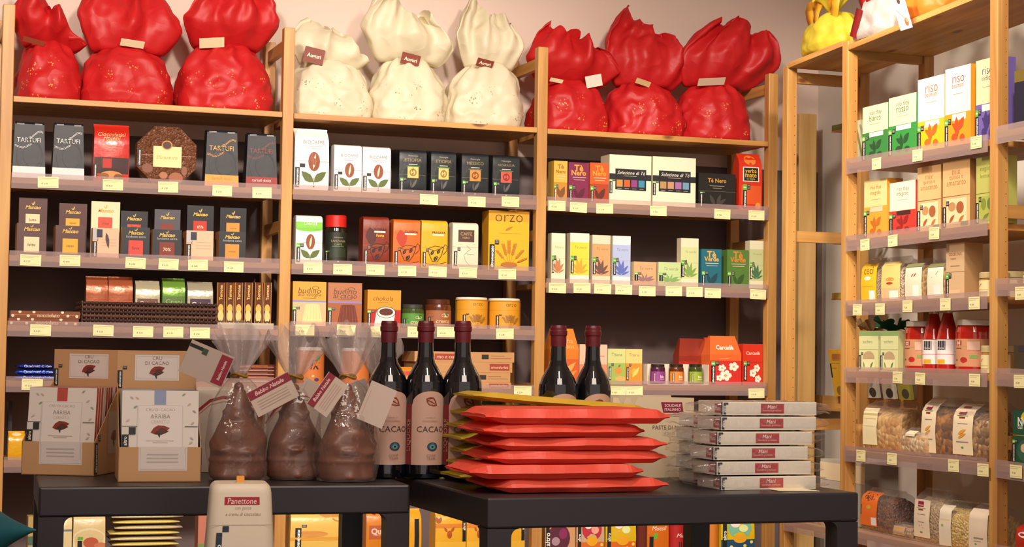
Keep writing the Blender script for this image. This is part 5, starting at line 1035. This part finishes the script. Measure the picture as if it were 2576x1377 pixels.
# third shelf: bags, kraft box, jars
def clearbag(key, x0, x1, y, gr, label, lab_c, items, d=.06, Y=.04, lab=(.08, .04, .92, .88), film=True, rz=0, grp='clear food bags on the side shelving', prof='bag'):
    X = RX+Y; a, b = hit(x0, y+80, 0, X), hit(x1, y+80, 0, X); z = ZSIDE[key]((a.y+b.y)/2)+.0012+abs(ZSIDE[key](a.y)-ZSIDE[key](b.y))/2
    loc, w_, h_, rot = place('s', x0, x1, y, Y, z)
    loc.y = max(loc.y, YB+.026+w_/2); o = thing('food_bag', label, 'food bag', loc, rot+math.radians(rz), grp)
    g = G(); S = body(g, w_*.97, h_*.84, d, prof, gr); g.build('contents', o)
    g = G(); S = body(g, w_, h_, d*1.04, prof, clear('#e8dcd4', .07, .1, 'cellophane', 26, .8)); g.build('film', o, (0, -.0008, 0))
    g = G(); u0, v0, u1, v1 = lab; S2 = lambda u, v, o_=0: S(u0+(u1-u0)*u, v0+(v1-v0)*v, o_+.0022)
    gfx(g, S2, w_*(u1-u0), h_*(v1-v0), [R(0, 0, 1, 1, lab_c)]+items, n=8); g.build('label', o)
    return o
clearbag('q3', 2166, 2212, 650, grain('#a88a68', '#c8b090', 260), 'bag of small pulses with a long yellow label, beside the post', '#e2b41c', [('E', .45, .62, .22, .05, '#e8e0d0'), R(.1, .4, .8, .42, '#c8981c'), R(.55, .05, .9, .3, '#e8e4dc'), T(.5, .82, .6, 'ceci', '#8a5a14', 0, 0)])
clearbag('q3', 2216, 2272, 645, grain('#b89a78', '#e0d0b4', 200), 'bag of pale grains with a yellow and cream label', '#e8c878', [('E', .5, .55, .22, .05, '#c88a3a'), ('E', .48, .45, .18, .03, '#a83a2a'), R(0, 0, 1, .33, '#e8b888'), R(.45, .04, .9, .26, '#efe8dc')])
clearbag('q3', 2276, 2326, 650, grain('#b88a50', '#d8b478', 90), 'snack bag with a white label and red chilli mark', '#e8dcc0', [('L', .4, .62, .55, .72, .3, '#a82a24'), ('L', .55, .62, .7, .74, .3, '#a82a24'), R(.5, .05, .85, .4, '#efece4'), R(0, .9, 1, 1, '#8a8a5a')])
clearbag('q3', 2332, 2380, 651, grain('#b88a50', '#d8b478', 90), 'snack bag with a white label and dark brush mark', '#ece2c8', [('C', [(.3, .6), (.6, .7), (.7, .78)], .0016, '#2a2420'), R(.45, .05, .85, .38, '#efece4'), R(0, .9, 1, 1, '#8a8a5a')])
sp('couscous_box', 'tall kraft couscous box on the third shelf', 'food box', 'q3', 2380, 2426, 612, .06, 'box', M('#cfae84', .55), [T(.5, .8, .7, 'couscous', '#a8442c', 0, -.005), T(.4, .72, .3, 'integrale', '#a87a54', 0, 0), R(.25, .58, .75, .6, '#a88a64'), R(0, .48, 1, .485, '#8a6a44'), R(.2, .08, .8, .16, '#d8b890')]+BR(.0, .02, .36, .16, True), side='#b08a5c')
def honey(key, px0, px1, y, label, r=None):
    X = RX+(.03 if not 2485 < px0 < 2495 else .09); a, b = hit(px0, y+30, 0, X), hit(px1, y+30, 0, X); w_ = (a.y-b.y)*.5; yy = (a.y+b.y)/2; yy = yy if yy < YB-.05 else max(yy, YB+.021+w_); z = ZSIDE[key](yy)+.0016; zt = hit((px0+px1)/2, y, 0, X).z
    t = jar('honey_jar', label, 'jar', Vector((X+w_, yy, z)), w_, zt-z, (zt-z)*.24, M('#b8a878', .4), M('#a8783a', .08, 0, 0, 60, .6), [R(0, 0, 1, 1, '#ddd09a'), ('L', .35, .6, .5, .8, .3, '#b85a3c'), R(.2, .4, .7, .43, '#a89a64'), R(.2, .25, .7, .28, '#a89a64')], neck=.93, lab=(.02, .88), group='small cream-labelled jars', rlid=w_)
    t.rotation_euler.z = RROT; return t
honey('q3', 2448, 2492, 685, 'small cream-labelled jar with a gold lid on the third shelf')
honey('q3', 2490, 2534, 683, 'small cream-labelled jar on the third shelf, mostly behind the end post')
# fourth shelf
for x0, x1, lb in ((2161, 2209, 'pale green box with an arched window beside the post'), (2215, 2259, 'pale green box with an arched window beside the tomato jar')):
    sp('semolina_box', lb, 'food box', 'q4', x0, x1, 833, .05, 'box', M('#d4d8a0', .5), [R(0, .88, 1, 1, '#8aa868'), T(.45, .74, .5, 'zucchero', '#7a8a5a', 0, -.01), R(0, .54, 1, .545, '#9aa878'), ('E', .52, .34, .30, .16, '#b8a078'), R(.2, .04, .85, .30, '#dfe0b0'), ('L', .3, .08, .25, .24, .4, '#5a8a3c'), ('L', .6, .08, .75, .24, .4, '#5a8a3c')]+BR(.0, .05, .4, .12, False), side='#b8bc84', group='pale green window boxes')
TOM = M('#a81c10', .06, 0, 0, 60, .8)
def tomato_jar(px0, px1, y, label):
    X = RX+.03; a, b = hit(px0, y+60, 0, X), hit(px1, y+60, 0, X); w_ = (a.y-b.y)*.5; yy = (a.y+b.y)/2; w_ = min(w_, .052); z = ZSIDE['q4'](yy)+.0016; zt = hit((px0+px1)/2, y, 0, X).z
    t = jar('tomato_jar', label, 'jar', Vector((X+w_, yy, z)), w_, zt-z, (zt-z)*.11, M('#e0d8c8', .35), TOM, [R(0, 0, 1, 1, '#c48a64'), R(.25, .76, .42, .94, '#8a1c2c'), R(.28, .8, .39, .83, '#e8c8c0'), R(.28, .86, .39, .89, '#e8c8c0'), R(.25, .70, .55, .715, '#8aa040'), R(.25, .64, .42, .67, '#7a2a2a'), ('E', .47, .24, .08, .1, '#a8241c'), R(.6, .3, .75, .42, '#7a9a4a'), R(.55, .6, .8, .9, '#cfa890'), ('E', .28, .24, .03, .03, '#3a6a34')], neck=.88, lab=(.14, .72), group='tomato sauce jars', rlid=w_*.93, shoulder=.14)
    t.rotation_euler.z = RROT+.45
tomato_jar(2259, 2306, 808, 'tomato sauce jar with a white lid beside the pale green boxes')
tomato_jar(2378, 2446, 804, 'larger tomato sauce jar with a white lid past the two bottles')
for px, lb in ((2322, 'tomato sauce bottle beside the smaller jar'), (2357, 'tomato sauce bottle beside the larger jar')):
    X = RX+.035; a, b = hit(px-17.5, 900, 0, X), hit(px+17.5, 900, 0, X); w_ = (a.y-b.y)/2; yy = (a.y+b.y)/2; z = ZSIDE['q4'](yy)+.0016; h = ZSIDE['q3'](yy)-.020-z
    t = thing('tomato_bottle', lb, 'bottle', (X+w_, yy, z), RROT+.45, 'tomato sauce bottles'); w_ *= .88
    G().lathe([(0, .002), (w_*.9, 0), (w_, .006), (w_, h*.52), (w_*.8, h*.68), (w_*.5, h*.86), (w_*.42, h*.92), (0, h*.92)], TOM, 28).build('bottle_glass', t)
    G().lathe([(w_*.46, h*.915), (w_*.46, h), (0, h)], M('#c8b890', .3, .5), 24).build('cap', t)
    g = G(); hl = h*.38; gfx(g, cyl_surf(w_, hl, h*.13, 1.4), w_*2.8, hl, [R(0, 0, 1, 1, '#e6dcd8'), R(.32, .58, .62, .95, '#1e2026'), T(.47, .66, .2, "l'orto", '#e8e0d8', 0, 0), R(.1, .4, .9, .42, '#b85a5a'), R(.32, .02, .6, .2, '#d8a020')], off=.0006, n=12); g.build('label', t)
honey('q4', 2456, 2490, 870, 'small cream-labelled jar on the tomato shelf')
honey('q4', 2489, 2523, 869, 'small cream-labelled jar on the tomato shelf, mostly behind the end post')
for i, (x, c, lb) in enumerate(((2180, '#b08a5c', 'tan cloth sack tied with straw behind the pale green boxes'), (2230, '#1f6a4a', 'dark green cloth sack tied with straw behind the pale green boxes'))):
    p = hit(x, 850, 0, RX+.15); z = ZSIDE['q4'](p.y)+.0012
    gathered('cloth_sack', lb, 'sack', (RX+.17, p.y, z), .04, .045, .128, .045, .03, 0, M(c, .8, 0, .4, 60), 101+i, 'cloth sacks tied with straw', RROT, '#c8b078', crum=.5)
# fifth and sixth shelves: pasta and pulses in film
PA = lambda a, b, s=42: grain(a, b, s*2.2)
lbz = lambda c1='#8a1c3c': [R(.25, .80, .62, .95, c1), R(.28, .84, .58, .86, '#e8c8c0'), R(.2, .76, .75, .775, '#5a8a44'), R(.3, .71, .6, .745, '#8a2a2c'), R(.25, .6, .75, .615, '#8a7a64'), ('L', .3, .40, .7, .50, .3, '#d8983a'), ('L', .3, .32, .7, .42, .3, '#d8983a'), R(.2, .24, .8, .26, '#9a8a78'), ('E', .5, .14, .06, .02, '#5a9a54')]
clearbag('q5', 2180, 2262, 1008, PA('#b88440', '#e0b878', 30), 'pale pasta bag with a plain back label beside the post', '#e4d8ac', [R(0, .8, 1, .86, '#c8b878'), R(.1, .7, .9, .72, '#c0b080'), R(.1, .5, .9, .52, '#c8bc90')], d=.10, lab=(.02, .12, .42, .84), rz=8)
clearbag('q5', 2268, 2330, 1078, PA('#c89c68', '#ecdcb4', 34), 'flattened pale pasta bag lying low in front of the others', '#e8d8b4', [R(.1, .3, .9, .35, '#d8c498')], d=.07, Y=.02, lab=(.2, .7, .6, .9), rz=0, grp='clear food bags on the side shelving')
clearbag('q5', 2326, 2402, 1000, PA('#5a3418', '#b87a34', 30), 'brown spiral pasta bag with a tall cream label', '#e4d2b0', lbz(), d=.09, lab=(.0, .06, .46, .98), rz=6)
clearbag('q5', 2408, 2500, 1012, PA('#6a4a28', '#c8a068', 36), 'last pasta bag by the end post with a tall cream label', '#e4d2b0', lbz(), d=.09, lab=(.0, .08, .5, .96), rz=8)
clearbag('q6', 2168, 2248, 1232, grain('#3a1c18', '#7a4a3c', 150), 'bag of dark red beans with a bright orange label', '#dc6a24', [T(.5, .84, .6, 'Fagioli', '#3a1c10', 0, 0), ('E', .5, .55, .14, .06, '#c89a34'), R(.65, .03, .95, .26, '#e0dcd8'), R(-.08, .3, .05, .6, BL)], d=.08, lab=(.0, .14, .56, .92))
clearbag('q6', 2246, 2296, 1318, grain('#8a6a4c', '#c8a888', 110), 'squat paper-labelled bag low beside the dark bean bag', '#b89a78', [R(.2, .7, .8, .8, '#d88a34')], d=.07, lab=(.1, .2, .7, .8))
clearbag('q6', 2302, 2372, 1232, grain('#a8906c', '#c8b088', 150), 'bag of pale lentils with a cream label', '#e0ceb4', lbz()[:5]+[R(.3, .4, .7, .41, '#7a6a5a'), ('E', .4, .3, .02, .01, '#7a5a44'), ('E', .55, .33, .02, .01, '#7a5a44'), ('E', .62, .26, .02, .01, '#7a5a44'), ('E', .5, .14, .08, .02, '#5a9a54')], d=.08, lab=(.0, .10, .62, .80))
clearbag('q6', 2372, 2432, 1262, grain('#c8a048', '#e8cc80', 150), 'bag of yellow grains with a slim slanting label', '#dcd0b8', [R(.1, .62, .9, .66, '#d8c084'), ('E', .3, .5, .1, .03, '#8aa844')], d=.08, lab=(.0, .05, .45, .9), rz=10)
clearbag('q6', 2446, 2504, 1270, grain('#c8a048', '#e0c890', 90), 'bag of yellow pasta pieces with a wide cream label by the end post', '#e0ceb4', [R(.3, .3, .8, .34, '#9a8a78'), R(.3, .24, .7, .255, '#9a8a78'), ('E', .4, .18, .06, .02, '#5a9a54')], d=.08, lab=(.0, .05, .7, .9), rz=10)
# behind the end post
sp('nut_box', 'dark green nut box behind the end post', 'food box', 'c5', 2548, 2612, 1034, .07, 'box', M('#0f4a34', .45), [('L', .3, .85, .8, .97, .5, '#d8b424'), T(.55, .80, .7, 'NOCI', '#e8e4d8', 0, .02), T(.55, .71, .7, 'dal Brasile', '#e8e4d8', 0, 0), R(0, .54, 1, .55, '#c8981c'), ('E', .6, .27, .42, .22, '#2a5a44'), ('E', .45, .32, .13, .08, '#c8b090'), ('E', .7, .3, .14, .08, '#c8b090'), ('E', .6, .2, .12, .07, '#b89a78')]+BR(.0, .05, .4, .1, True))
honey('c3', 2561, 2600, 682, 'small jar on the shelf past the end post')
sp('food_box', 'dark box in the shade past the end post', 'food box', 'c4', 2550, 2610, 868, .06, 'box', M('#3a3020', .6), [R(.2, .75, .9, .95, '#2a2438')])
sp('tomato_jar', 'round red pack low past the end post', 'food box', 'c6', 2556, 2620, 1320, .08, 'bag', M('#b8281c', .3), [('E', .5, .6, .4, .12, '#e8d8d0')])
sp('food_box', 'large dark navy box on the top shelf past the end post', 'food box', 'c1', 2552, 2630, 170, .08, 'box', M('#10122a', .5), [R(0, .8, 1, 1, '#6a5a1c')])

# things on and above the wall ledge
for x, y, z0, c, lb, rz in ((2108, 1022, 0, '#d8a428', 'yellow seed packet leaning on the wall ledge beside the post', 0), (2150, 1002, 0, '#e0d8c0', 'white paper packet leaning on the wall ledge seen past the post', 0), (2190, 1000, 0, '#ded8c4', 'white paper packet in the middle of the wall ledge', 0), (2232, 1000, 0, '#e4dcc8', 'white paper packet with a dark window on the wall ledge', 0), (2272, 1000, 0, '#a8a040', 'olive paper packet on the wall ledge', 0)):
    p = hit(x, y, 0, XW-.06); g = G(); S = body(g, .075, .17, .012, 'box', M(c, .5)); gfx(g, S, .075, .17, [R(.1, .7, .9, .71, '#7a7058'), R(.1, .6, .6, .61, '#7a7058'), ('E', .6, .12, .3, .1, '#8a6a24' if c == '#d8a428' else '#4a4438'), R(.0, .4, .12, .7, BL)])
    o = g.build('seed_packet', None, (XW-.052, p.y, LZ+.0012)); o.rotation_euler = (math.radians(10), 0, RROT); tag(o, lb, 'packet', 'paper packets on the wall ledge')
# packets standing at the rear of the side shelves, poking out past the side frame
for key, yb, yt, c, lb in (('q1', 330, 265, '#6f7a44', 'greenish packet poking out behind the upper post'), ('q2', 612, 552, '#c8ac54', 'tan packet poking out behind the post at the second shelf'), ('q3', 752, 672, '#d0b454', 'yellow packet poking out behind the post at the third shelf'), ('q4', 905, 852, '#c07a3c', 'orange-brown packet poking out behind the post at the fourth shelf')):
    X = RX+.335; a = hit(2096, yb, 0, X)
    t = thing('seed_packet_box', lb, 'packet', (X, a.y-.055, a.z), RROT, 'packets behind the side frame')
    g = G(); S = body(g, .13, .02, .09, 'box', M(c, .5)); g.build('tray', t)
    g = G(); S = body(g, .11, .10, .02, 'box', M('#d8d0b8', .5)); gfx(g, S, .11, .10, [R(.0, .2, .2, .8, '#3a3428'), R(.3, .6, .9, .63, '#8a7a54')]); o = g.build('packet', t, (0, .03, .0205)); o.rotation_euler = (math.radians(-16), 0, 0)
    tag(G().box(0, XW-X-.091, -.0, .012, -.006, 0, PX).build('wall_bracket', None, (X+.09, a.y-.07, a.z-.0005)), 'pine bracket holding the '+lb.replace(' poking out', ''), 'bracket', 'small pine brackets')
    tag(G().box(0, .11, -.06, .06, -.004, 0, PX).build('bracket_board', None, (X-.005, a.y-.055, a.z-.0005)), 'pine board under the '+lb.replace(' poking out', ''), 'board', 'small pine boards')
# low shelf at the corner
z = ZSIDE['q7'](-.55)+.0012; p = hit(2085, 1250, 0, RX+.1)
tag(G().box(-.06, .06, -.14, .14, 0, .20, M('#b8b0a0', .7)).box(-.061, -.06, -.14, .14, .135, .19, M('#e2d0a8', .6)).build('storage_carton', None, (RX+.17, -.56, z)), 'white storage carton with painted-in grey shade and cream lit band on the low corner shelf', 'carton')  # white carton: shade put into the grey body colour, lit part into the cream band
p = hit(2062, 1318, 0, RX+.04)
g = G(); body(g, .09, .035, .05, 'bag', grain('#b88a6a', '#ecd8bc', 60)); tag(g.build('snack_pack', None, (RX+.03, p.y, z), RROT), 'small pale snack pack on the low corner shelf', 'pack')

# ------------------------------------------------------------------ goods on the lowest rear shelf, seen under the tables
def lp(name, label, cat, k, x0, x1, ytop, d, prof, colr, items=(), **kw): return mp(name, label, cat, 's7', k, x0, x1, ytop, d, prof, colr, items, **kw)
cook = [R(0, .62, 1, .66, '#6a7a8a'), ('E', .5, .48, .38, .14, '#c86a4a'), ('E', .8, .36, .3, .12, '#d88a6a'), R(.05, .02, .2, .5, BL)]
lp('biscuit_pack', 'cream biscuit pack half behind the table leg', 'biscuit pack', 0, 130, 181, 1286, .06, 'bag', M('#e0cc98', .3, 0, .3), [R(0, .58, 1, .62, '#6a7a8a')])
lp('biscuit_pack', 'cream biscuit pack with red-brown biscuits, under the chocolate displays', 'biscuit pack', 0, 184, 265, 1284, .06, 'bag', M('#d8c08c', .3, 0, .3), [('E', .5, .3, .6, .34, '#e4d4a8'), ('E', .55, .34, .24, .11, '#b85a3c'), ('E', .85, .28, .2, .06, '#c87a54'), R(.14, .02, .28, .38, BL), R(.14, .4, .3, .46, GR)])
zl = ZM('s7', 0)
for i in range(8):
    p, wd, _, _ = place('m', 272+(i*13) % 17, 462-(i*7) % 15, 1340, .03, zl); H = .0165; g = G(); sd = i
    def fn(u, v, wd=wd, H=H, sd=sd):
        a = 6.2832*v; k = .25+.75*(1-abs(2*u-1)**5)
        return ((u-.5)*wd, .06+.06*math.cos(a), H/2+H/2*math.sin(a)*k+.0)
    g.grid(fn, 20, 12, M(('#d8c068', '#cbb890')[i % 2], .2, .1, .5, 40)); 
    tag(g.build('flat_biscuit_pack', None, (p.x, .02, zl+i*(H+.0006))), 'flat glossy cream biscuit pack, '+('lowest', 'second', 'third', 'fourth', 'fifth', 'sixth', 'seventh', 'topmost')[i]+' in the stack counted from the shelf', 'biscuit pack', 'flat glossy biscuit packs')
lp('snack_box', 'pinkish box low beside the panettone carton', 'box', 0, 498, 560, 1294, .06, 'box', '#b8705a', [R(0, 0, 1, .3, '#6a8a4a')])
lp('snack_box', 'pale narrow box low beside the end post', 'box', 0, 70, 100, 1300, .06, 'box', '#b89a5c', [R(0, .35, 1, .55, '#4a6a5a')])
ckie = [('E', .35, .5, .28, .06, '#c88a3c'), ('E', .62, .9, .14, .09, '#c8843a'), ('E', .85, .82, .16, .1, '#c08038'), R(0, .38, 1, .44, '#d89a34'), ('E', .75, .2, .05, .04, '#c8641c')]
lp('biscuit_pack', 'yellow biscuit pack with oval biscuits right beside the panettone carton', 'biscuit pack', 1, 730, 880, 1278, .07, 'bag', M('#dcb458', .3, 0, .3, 30), ckie+BR(.08, .1, .62, .1, False))
lp('biscuit_pack', 'orange and brown cartoon-lettered biscuit pack between table legs', 'biscuit pack', 1, 921, 991, 1276, .06, 'bag', M('#c8781c', .3, 0, .3, 30), [T(.5, .92, .8, 'Quiro', '#7a1c24', 0, .03), R(.1, .38, .9, .64, '#a8542c'), T(.52, .52, .7, 'Quiro', '#e8b8a0', 0, .04), ('E', .85, .8, .12, .07, '#e8d8a0'), ('E', .5, .1, .2, .12, '#5a2c18')])
lp('biscuit_pack', 'narrow view of a yellow-orange pack between two close table legs', 'biscuit pack', 1, 1000, 1060, 1282, .06, 'bag', M('#dc9c24', .3, 0, .3), [R(.7, .1, .9, .8, BL)])
def cow(x0, x1, lb, k=1):
    lp('biscuit_pack', lb, 'biscuit pack', k, x0, x1, 1276, .07, 'bag', M('#dda428', .3, 0, .35, 30), [('E', .3, .95, .12, .14, '#a85a24'), ('E', .7, .9, .2, .14, '#b0642c'), ('E', .1, .75, .1, .08, '#a85a24'), R(0, .58, 1, .66, '#cf7a24'), ('E', .45, .45, .08, .08, '#a84a1c'), ('L', .38, .5, .28, .6, .5, '#a84a1c'), ('L', .5, .5, .62, .6, .5, '#a84a1c'), R(0, 0, 1, .3, '#dfae34')]+([R(.88, .3, .99, .9, BL), T(.935, .6, .5, 'altro', WH, 90, .02)] if k == 1 else []), group='yellow biscuit packs with a small animal head')
cow(1095, 1172, 'yellow biscuit pack with an animal head between the two tables')
cow(1174, 1240, 'yellow biscuit pack half behind the corner leg')
cow(1244, 1320, 'yellow biscuit pack with an animal head just past the corner leg')
lp('dried_fruit_box', 'kraft box with an oval window on purple fruit', 'box', 2, 1372, 1447, 1276, .07, 'box', M('#cf9a6a', .5), [('E', .45, .42, .38, .26, '#5a2438'), ('E', .6, .5, .14, .1, '#8a2a5a'), ('E', .35, .36, .14, .08, '#a88a94'), ('E', .8, .85, .1, .08, '#d8743c'), ('E', .3, .9, .08, .06, '#dc9a34'), R(.02, .05, .14, .7, BL), R(.14, .72, .34, .92, '#2a2a34'), T(.08, .4, .5, 'altro', WH, 90, .02)], side='#a8742c')
for x0, x1, c, c2, lb in ((1450, 1520, '#d86a24', '#b82c3c', 'orange dotted sweets pouch with red sweets showing'), (1524, 1600, '#d8641c', '#d8b024', 'yellow and orange dotted sweets pouch'), (1814, 1898, '#1c4a6a', '#7ab898', 'blue and yellow dotted sweets pouch with mint sweets showing')):
    lp('sweets_pouch', lb, 'pouch', 2, x0, x1, 1284, .05, 'bag', M('#d8b81c' if c2 != '#b82c3c' else '#c8a884', .2, 0, .4, 35), [('E', .55, .62, .36, .24, c2), ('E', .42, .7, .14, .08, '#f0e0d8'), ('E', .66, .6, .14, .08, '#e8a090' if c2 == '#b82c3c' else '#e0e8a0'), R(0, 0, 1, .36, c)]+[('E', u, v, .05, .035, '#f0d060') for u, v in ((.1, .3), (.3, .2), (.5, .32), (.7, .22), (.9, .3), (.2, .08), (.6, .08), (.85, .1))]+[('E', .55, .38, .2, .1, '#e8a81c'), R(.04, .2, .16, .7, BL), T(.1, .45, .4, 'altro', WH, 90, .02)], group='dotted sweets pouches')
lp('snack_box', 'dark red narrow box beside the orange drink carton', 'box', 2, 1603, 1626, 1282, .06, 'box', '#5a1c10', [R(.2, .2, .8, .8, '#6a2414')])
lp('muesli_bag', 'orange bag with white script lettering', 'bag', 2, 1628, 1682, 1284, .05, 'bag', M('#cf6a1c', .3, 0, .3), [T(.55, .62, .7, 'Muesli', '#f0e0d0', 0, .0, .35), R(.1, .05, .28, .45, BL), R(.28, .4, .45, .52, GR)])
for x0, x1, c, lb in ((1686, 1738, '#a81410', 'red-labelled jar with white script lettering'), (1784, 1812, '#c8741c', 'orange jar half behind a table leg')):
    p, wd, ht, _ = place('m', x0, x1, 1278, .03, ZM('s7', 2))
    jar('fruit_jar', lb, 'jar', p+Vector((0, wd/2, 0)), wd/2, ht, ht*.1, M('#d8a060', .3), M('#b8681c', .08, 0, 0, 60, .6), [R(0, 0, 1, 1, c)]+([T(.62, .6, .5, 'Muesli', '#f0d8c8', 0, .0, .35), R(.45, .0, .55, .4, BL)] if c == '#a81410' else []), neck=.9, lab=(.05, .78))

# ------------------------------------------------------------------ nearer than the tables: panettone carton, teal parcel
Yp = -2.86; zt = hit(607, 1222, 1, Yp).z; a, b = hit(521, 1330, 1, Yp), hit(694, 1330, 1, Yp); zb = .60
t = thing('panettone_carton', 'tapering cream panettone carton with a small red label in front of the tables', 'panettone carton', ((a.x+b.x)/2, Yp, zb), math.radians(-8)); hh = zt-zb; wb = (b.x-a.x)*1.02; cm = M('#e2d2bc', .5)
top_w = .80
g = G(); rings = [(0, 1.08, .0), (.02, 1.10, 0), (.93, .875, 0), (.965, .85, 0), (.985, .81, 0), (1, .74, 0)]
N = 40
def rfn(u, k):
    z_, s, _ = rings[k]; a_ = 6.2832*u; c, s_ = math.cos(a_), math.sin(a_); e = 7; q = (abs(c)**e+abs(s_)**e)**(-1/e); return (wb/2*s*c*q, .07+wb/2*s*s_*q, z_*hh)
vs = [rfn(i/N, k) for k in range(len(rings)) for i in range(N)]
g.add(vs, [(k*N+i, k*N+(i+1) % N, (k+1)*N+(i+1) % N, (k+1)*N+i) for k in range(len(rings)-1) for i in range(N)], cm, True); g.add([rfn(i/N, 5) for i in range(N)], [tuple(range(N))], cm); g.add([rfn(i/N, 0) for i in range(N)], [tuple(range(N))[::-1]], cm)
g.build('carton', t)
def S(u, v, o=0):
    s = 1.10+(.875-1.10)*(v-.02)/.91; return ((u-.5)*wb*s*.96, .07-wb/2*s-o, v*hh)
zf = lambda y: (hit(607, y, 1, Yp).z-zb)/hh
v1, v2, v3, v4 = zf(1254), zf(1274), zf(1297), zf(1325)
g = G(); gfx(g, S, wb, hh, [R(.22, v2, .80, v1, '#a8242c'), T(.51, (v1+v2)/2, .48, 'Panettone', '#f0dcd4', 0, .0, .15)]); g.build('label', t)
g = G(); gfx(g, S, wb, hh, [T(.53, zf(1284), .26, 'con gocce', '#b89c8c', 0, -.006, .2), T(.53, v3, .56, 'e crema di cioccolato', '#9a7464', 0, -.004, .2), R(.0, v4, 1, v4+.003, '#9a8a78'), R(.21, zf(1342), .31, zf(1327), '#243040'), R(.12, .1, .21, zf(1344), '#243040'), T(.165, (.1+zf(1344))/2+.05, .6, 'altromercato', WH, 90, .02)]); g.build('print', t)
tg = G().box(-.006, .006, .062, .074, hh, hh+.010, M('#e8a040', .5)); tg.build('ribbon_loop', t)
G_pl = G().box(-.42, .30, -.16, .10, 0, .5992, M('#3a3230', .6)); tag(G_pl.build('display_plinth', None, (a.x-.06, Yp, 0)), 'low dark plinth in front of the tables under the panettone carton and the teal parcel', 'plinth')
p = hit(20, 1340, 1, -2.84)
def teal(u, v):
    a_ = 6.2832*v; x = (u-.5)*.24; k = 1-max(0, (u-.55)/.45)**1.1 if u > .55 else 1-.3*(1-u/.55)**2
    z_ = (.058*math.sin(a_)*max(k, .03)); y_ = .06*math.cos(a_)*max(k, .05)
    n = noise.noise_vector(Vector((x*16, y_*16, z_*16)))*.005; return Vector((x, y_, z_))+n
g = G(); g.grid(teal, 30, 24, M('#0c5560', .55, 0, .4, 20), closed=False)
zz0 = min(v[2] for v in g.v); e_ = hit(24, 1370, 1, -2.86)
tag(G().box(-.11, 0, 0, .12, 0, .082, M('#c89a1c', .45)).build('snack_box', None, (e_.x, -2.86, .5995), bevel=.004), 'yellow box under the teal parcel at the picture edge', 'box')
tag(g.build('wrapped_parcel', None, (p.x-.075, -2.80, .6825-zz0)), 'teal wrapped parcel with a pointed end, cut off by the picture edge', 'wrapped parcel')
q = hit(62, 1352, 1, -2.93); r_ = .022
tag(G().grid(lambda u, v: (r_*1.4*math.sin(3.1416*v)*math.cos(6.2832*u), r_*math.sin(3.1416*v)*math.sin(6.2832*u), r_*1.5*(1-math.cos(3.1416*v))*.5*2.2), 20, 14, M('#b02a20', .4), closed=True).build('sweet_box', None, (q.x, -2.93, .5995)), 'small red and white rounded pack in front of the teal parcel', 'pack')
